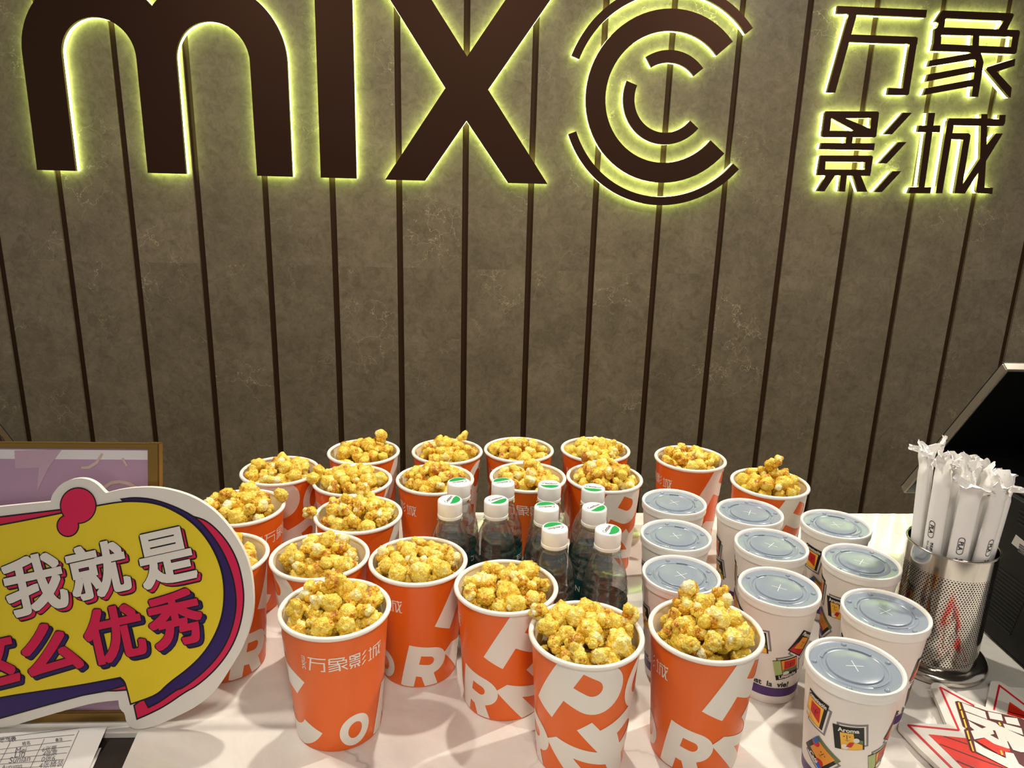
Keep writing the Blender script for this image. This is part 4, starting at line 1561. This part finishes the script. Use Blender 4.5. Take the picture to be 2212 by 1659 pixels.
yel = c6([(LX * 3.318, 640), (0, 465), (440, 378), (690, 325), (850, 298), (950, 292), (1080, 300), (1200, 335), (1350, 420), (1460, 530), (1540, 660), (1590, 800), (1605, 950), (1590, 1100), (1540, 1240), (1460, 1370), (1350, 1480), (1200, 1590)]) + \
    c3([(760, 1310), (637, 1352), (622, 1290), (608, 1243), (585, 1224), (400, 1260), (200, 1290), (0, 1320), (LX * 2.245, 1450)])
pink = c6([(1380, 400), (1470, 425), (1560, 500), (1640, 600), (1700, 720), (1732, 850), (1745, 980), (1730, 1120), (1690, 1260), (1620, 1390), (1520, 1510), (1400, 1610)]) + \
    c3([(900, 1292), (800, 1362), (720, 1402), (668, 1424), (655, 1365), (700, 1330), (900, 1180), (990, 1000), (960, 700)])
purp = c6([(880, 275), (970, 265), (1100, 278), (1250, 328), (1400, 405), (1500, 510), (1590, 640), (1650, 780), (1680, 900), (1690, 1030), (1670, 1160), (1620, 1300), (1540, 1420), (1430, 1530), (1300, 1625)]) + \
    c3([(860, 1280), (770, 1345), (722, 1368), (705, 1335), (800, 1200), (900, 1000), (900, 700), (760, 480), (640, 410)])
pinkL = c6([(LX * 3.318, 560), (0, 405), (440, 352), (470, 380), (0, 470), (LX * 3.318, 640)])
purpB = c3([(LX * 2.245, 1450), (0, 1330), (585, 1235), (606, 1262), (520, 1288), (400, 1310), (200, 1365), (0, 1422), (LX * 2.245, 1560)])
pinkB = c3([(500, 1292), (560, 1268), (606, 1256), (611, 1284), (560, 1288)])
for k, (s, c) in enumerate(((pink, 'board_pink'), (purp, 'board_purple'), (pinkL, 'board_pink'), (pinkB, 'board_pink'), (purpB, 'board_purple'), (yel, 'board_yellow'))):
    s = smooth_poly(s, 2) if len(s) > 12 else s
    sflat(grow(s, 3.4), 'board_black', k * 2)
    sflat(s, c, k * 2 + 1)
for cx_, cy_, r in ((562, 318, 126), (488, 462, 76)):
    sflat([(x, y) for x, y in c6([(cx_ + (r + 6) * math.cos(a), cy_ + (r + 6) * math.sin(a)) for a in np.linspace(0, 2 * PI, 49)[:-1]])], 'board_black', 12.5 + .5 * (r < 100))
for cx_, cy_, r in ((562, 318, 123), (488, 462, 72)):
    sflat([(x, y) for x, y in c6([(cx_ + r * math.cos(a), cy_ + r * math.sin(a)) for a in np.linspace(0, 2 * PI, 49)[:-1]])], 'board_pink', 14 + (r < 100))


def sign_char(ch, cx_, cy_, w, h, rot, face, shade):
    """lettering with black outline and an offset coloured shadow; sizes in crop pixels"""
    v, f, tw, th = text2d(ch, 1.0, .0)
    lv = 16
    for off, lev, m, bold in (((27, 21), 0, 'board_black', 21), ((25, 19), 1, shade, 12), ((0, 0), 2, 'board_black', 21), ((0, 0), 3, face, 12)):
        for q_ in range(25):
            # strokes thickened by overlaying shifted outlines, each a hair above the last
            ca, sa = math.cos(q_ * PI / 12), math.sin(q_ * PI / 12)
            k = bold / max(abs(ca), abs(sa)) if m == face or m == shade else bold * 1.04
            bx, by = (k * ca, k * sa) if q_ < 24 else (0, 0)
            sb = shape_bm(v, f, sx=(w - 24) / tw, sy=(h - 24) / th)

            def fn(s, u):
                c, q = math.cos(R(rot)), math.sin(R(rot))
                X, Y = (s + bx) * c - (u + by) * q, (s + bx) * q + (u + by) * c
                return on_sign((cx_ + X + off[0]) / 3.318, 1000 + (cy_ - Y + off[1]) / 3.318, .0001 + (lv + lev * 3) * .00009 + q_ * .000009)
            merge(b, sb, MI[m], fn)


for ch, x, y, w, h, c, s in (('我', 250, 880, 440, 420, 'board_white', 'board_pink'), ('就', 705, 780, 430, 390, 'board_white', 'board_pink'), ('是', 1188, 690, 400, 395, 'board_white', 'board_pink'),
                             ('这', -95, 1430, 430, 400, 'board_pink', 'board_purple'), ('么', 365, 1340, 420, 370, 'board_pink', 'board_purple'), ('优', 818, 1235, 425, 400, 'board_pink', 'board_purple'), ('秀', 1258, 1130, 390, 400, 'board_pink', 'board_purple')):
    sign_char(ch, x, y, w, h, 12.5, c, s)
obj('printed_face', b, [M[k] for k in MI], t)

# ---------------------------------------------------------------- red and white hand placards, lower right
def placard(label, fn_base, thick, outline, layers):
    t = thing('hand_placard', label, 'placard')
    b = bmesh.new()
    prism(b, [fn_base(x, y, 0) for x, y in outline], Vector((0, 0, -thick)), 0, 0)
    obj('foam_board', b, M['board_white'], t, recalc=True)
    b = bmesh.new()
    names = ['board_line', 'board_red', 'board_dark_red', 'board_white', 'board_gold']
    for lv, (mi, q) in enumerate(layers):
        b.faces.new([b.verts.new(fn_base(x, y, .00012 + .00006 * lv)) for x, y in q]).material_index = names.index(mi)
    o = obj('printed_face', b, [M[k] for k in names], t)
    for p in o.data.polygons:
        if p.normal.z < 0:
            p.flip()


def k8(L):
    return [(1920 + x / 7.575, 1440 + y / 7.575) for x, y in L]


def line(a, c, w):
    a, c = Vector(a), Vector(c)
    d = (c - a).normalized()
    n_ = Vector((-d.y, d.x)) * w / 2
    return [tuple(a + n_), tuple(c + n_), tuple(c - n_), tuple(a - n_)]


def on_low(px, py, lift):
    p = at_z(px, py, .0062 + lift)
    return p


def on_top(px, py, lift):
    # the front placard lies across the other one, its left tip near the marble
    d = ray(px, py)
    o_ = Vector((.44, -.60, .0072 + lift))
    nn = Vector((-.045, 0, 1)).normalized()
    return EYE + d * ((o_ - EYE).dot(nn) / d.dot(nn))


out1 = k8([(690, 330), (688, 300), (705, 275), (740, 260), (790, 258), (850, 275), (930, 320), (1080, 415), (1300, 530), (1570, 655), (1850, 760), (2150, 840), (2600, 960), (3100, 1500), (3000, 2500), (1900, 2600), (1200, 2000), (840, 1659), (500, 1340), (175, 990), (158, 955), (165, 925), (200, 905), (300, 915), (500, 928), (945, 945), (860, 740), (770, 520)])
L1 = []
for q, w in (([(1180, 1045), (1165, 1040)], 4), ([(835, 330), (1150, 1045)], 34), ([(850, 340), (1400, 640)], 24), ([(1150, 1040), (310, 955)], 28), ([(310, 950), (1030, 1659), (2000, 2600)], 34)):
    for i in range(len(q) - 1):
        L1.append(('board_line', k8(line(q[i], q[i + 1], w))))
L1.append(('board_red', k8([(650, 1105), (1260, 1170), (1400, 1180), (2700, 1000), (2900, 1700), (2400, 2400), (1700, 2150), (1220, 1659)])))
for q in ([(900, 1140), (1290, 1270)], [(830, 1265), (1500, 1520), (2000, 1700)], [(1110, 1540), (1400, 1659)]):
    for i in range(len(q) - 1):
        L1.append(('board_dark_red', k8(line(q[i], q[i + 1], 16))))
# dark backing of the lettering, white strokes, gold dashes
L1.append(('board_dark_red', k8([(1085, 570), (1130, 562), (1600, 720), (1850, 770), (2150, 840), (2300, 900), (2600, 1300), (2500, 2100), (1960, 1659), (1400, 1400), (1330, 1370), (1230, 1030), (1290, 1015), (1210, 970)])))
for q in ([(1195, 590), (1575, 735), (1610, 860), (1240, 720)], [(1620, 735), (1840, 780), (1870, 890), (1655, 850)], [(1890, 820), (2100, 845), (2150, 970), (1930, 925)],
          [(1250, 740), (1750, 920), (1800, 960), (2212, 1150), (2400, 1260), (2400, 1420), (2212, 1350), (1900, 1200), (1580, 1000), (1520, 1010), (1290, 860)],
          [(1870, 930), (2170, 1010), (2200, 1120), (1900, 1010)],
          [(1300, 880), (1510, 1005), (1600, 1000), (1800, 1050), (1900, 1130), (1980, 1340), (1850, 1330), (1700, 1250), (1560, 1160), (1400, 1190), (1340, 1050), (1400, 1040), (1330, 980)],
          [(1900, 1130), (2080, 1210), (2212, 1250), (2330, 1420), (2212, 1400), (2160, 1400), (2030, 1360)],
          [(1390, 1215), (1560, 1330), (1920, 1500), (1900, 1390), (2040, 1420), (2130, 1590), (2300, 1700), (2250, 1850), (1960, 1659), (1430, 1390)]):
    L1.append(('board_white', k8(q)))
for q in ([(1660, 1115), (1730, 1100), (1700, 1040), (1740, 1045), (1800, 1190)], [(1300, 870), (1590, 985), (1530, 1008)]):
    L1.append(('board_dark_red', k8(q)))
for q in ([(1430, 1210), (1560, 1165), (1700, 1255), (1980, 1350), (1990, 1395), (1880, 1390), (1900, 1470), (1800, 1430)],):
    L1.append(('board_red', k8(q)))
for a, c in (((1140, 585), (1175, 700)), ((1185, 720), (1220, 840)), ((1228, 860), (1270, 1000)), ((1280, 1045), (1320, 1190)), ((1330, 1215), (1385, 1385)), ((1800, 910), (1830, 965)), ((1830, 1370), (1860, 1445))):
    L1.append(('board_gold', k8(line(a, c, 28))))
out2 = k8([(1660, 258), (1690, 235), (1750, 228), (1820, 245), (1900, 290), (2050, 400), (2212, 520), (2700, 900), (2800, 1500), (1580, 1100), (1560, 800), (1590, 620), (1640, 400)])
L2 = [('board_line', k8(line((1810, 300), (1700, 800), 34))), ('board_line', k8(line((1800, 300), (2400, 760), 26))), ('board_red', k8([(1975, 575), (2500, 930), (2600, 1300), (1900, 1100), (1930, 800)]))]
L2.append(('board_dark_red', k8(line((1960, 740), (2300, 830), 14))))
placard('red and white starburst placard lying under the other in the till\'s shade', on_low, .006, out2, L2)
placard('red and white starburst placard with white outlined lettering, uppermost at lower right', on_top, .0055, out1, L1)

# ---------------------------------------------------------------- paper sheets at lower left
def paper_z(x, y):
    k = max(0.0, min(1.0, (y + .575) / .045))
    return -.0055 + .0072 * k + .0022 * (1 + math.sin(x * 62 + .8)) * k


def on_paper(px, py, lift=0.0):
    p = at_z(px, py, -.004)
    for _ in range(4):
        p = at_z(px, py, paper_z(p.x, p.y) + lift)
    return p


def grid_sheet(name, label, quad, zf, mats, parent=None, n=26):
    """quad: four pixel corners TL, TR, BR, BL"""
    b = bmesh.new()
    V = []
    for j in range(n + 1):
        for i in range(n + 1):
            u, v = i / n, j / n
            px = (quad[0][0] * (1 - u) + quad[1][0] * u) * (1 - v) + (quad[3][0] * (1 - u) + quad[2][0] * u) * v
            py = (quad[0][1] * (1 - u) + quad[1][1] * u) * (1 - v) + (quad[3][1] * (1 - u) + quad[2][1] * u) * v
            V.append(b.verts.new(zf(px, py)))
    for j in range(n):
        for i in range(n):
            q = j * (n + 1) + i
            b.faces.new((V[q], V[q + n + 1], V[q + n + 2], V[q + 1]))
    return b


b = grid_sheet('sheet', '', [(-260, 1600), (231, 1570), (150, 1760), (-420, 1820)], lambda x, y: on_paper(x, y, 0), None)
qd = lambda L: [(x / 6.9125, 1480 + y / 6.9125) for x, y in L]


def pline(a, c, w, n=14):
    """printed or pen line that follows the sheet"""
    (ax, ay), (cx2, cy2) = qd([a, c])
    dx, dy = cx2 - ax, cy2 - ay
    L = math.hypot(dx, dy)
    nx, ny = -dy / L * w / 2, dx / L * w / 2
    prev = None
    for i in range(n + 1):
        u = i / n
        p = [b.verts.new(on_paper(ax + dx * u + s * nx, ay + dy * u + s * ny, .00022)) for s in (1, -1)]
        if prev:
            b.faces.new((prev[0], p[0], p[1], prev[1])).material_index = 1
        prev = p


def ptext(s, cx2, cy2, w, rot, bold=.015, sh=0.0):
    v, f, tw, th = text2d(s, 1.0, bold, sh)
    k = w / tw
    sb = shape_bm(v * k, f)

    def fn(a, c):
        ca, sa = math.cos(R(rot)), math.sin(R(rot))
        X, Y = a * ca - c * sa, a * sa + c * ca
        (px, py), = qd([(cx2 + X, cy2 - Y)])
        return on_paper(px, py, .00024)
    merge(b, sb, 1, fn)


for a, c in (((0, 785), (1180, 640)), ((0, 850), (1110, 740)), ((0, 960), (1070, 825)), ((0, 1030), (1050, 915)), ((0, 1110), (1000, 1010)), ((0, 1180), (960, 1110)), ((0, 1250), (920, 1200))):
    pline(a, c, 1.0)
for a, c in (((1180, 675), (900, 1300)), ((665, 800), (420, 1300)), ((150, 860), (-40, 1230))):
    pline(a, c, 1.2)
ptext('签到表', 120, 815, 250, 8, .03)
ptext('姓名', 390, 868, 120, 8)
ptext('备注', 880, 812, 110, 8)
for s, x, y, w in (('Mei', 310, 970, 190), ('Lin', 290, 1025, 170), ('Sunlan', 290, 1105, 330), ('Autumn', 170, 1215, 320), ('6张票', 740, 950, 230), ('4张票', 750, 1015, 230), ('0张6', 720, 1095, 210), ('4张桶装', 770, 1180, 380)):
    ptext(s, x, y, w, 6, .0, .4)
o = obj('paper_sheet', b, [M['sheet'], M['ink']], None, smooth=30)
tag(o, 'white ruled sheet with handwritten list, curling at lower left', 'paper')
b = grid_sheet('sheet2', '', [(60, 1640), (219, 1615), (175, 1720), (40, 1740)], lambda x, y: at_z(x, y, -.0064), None, 6)
o = obj('paper_sheet', b, M['sheet'], None)
tag(o, 'blank paper corner peeking out under the handwritten sheet', 'paper')
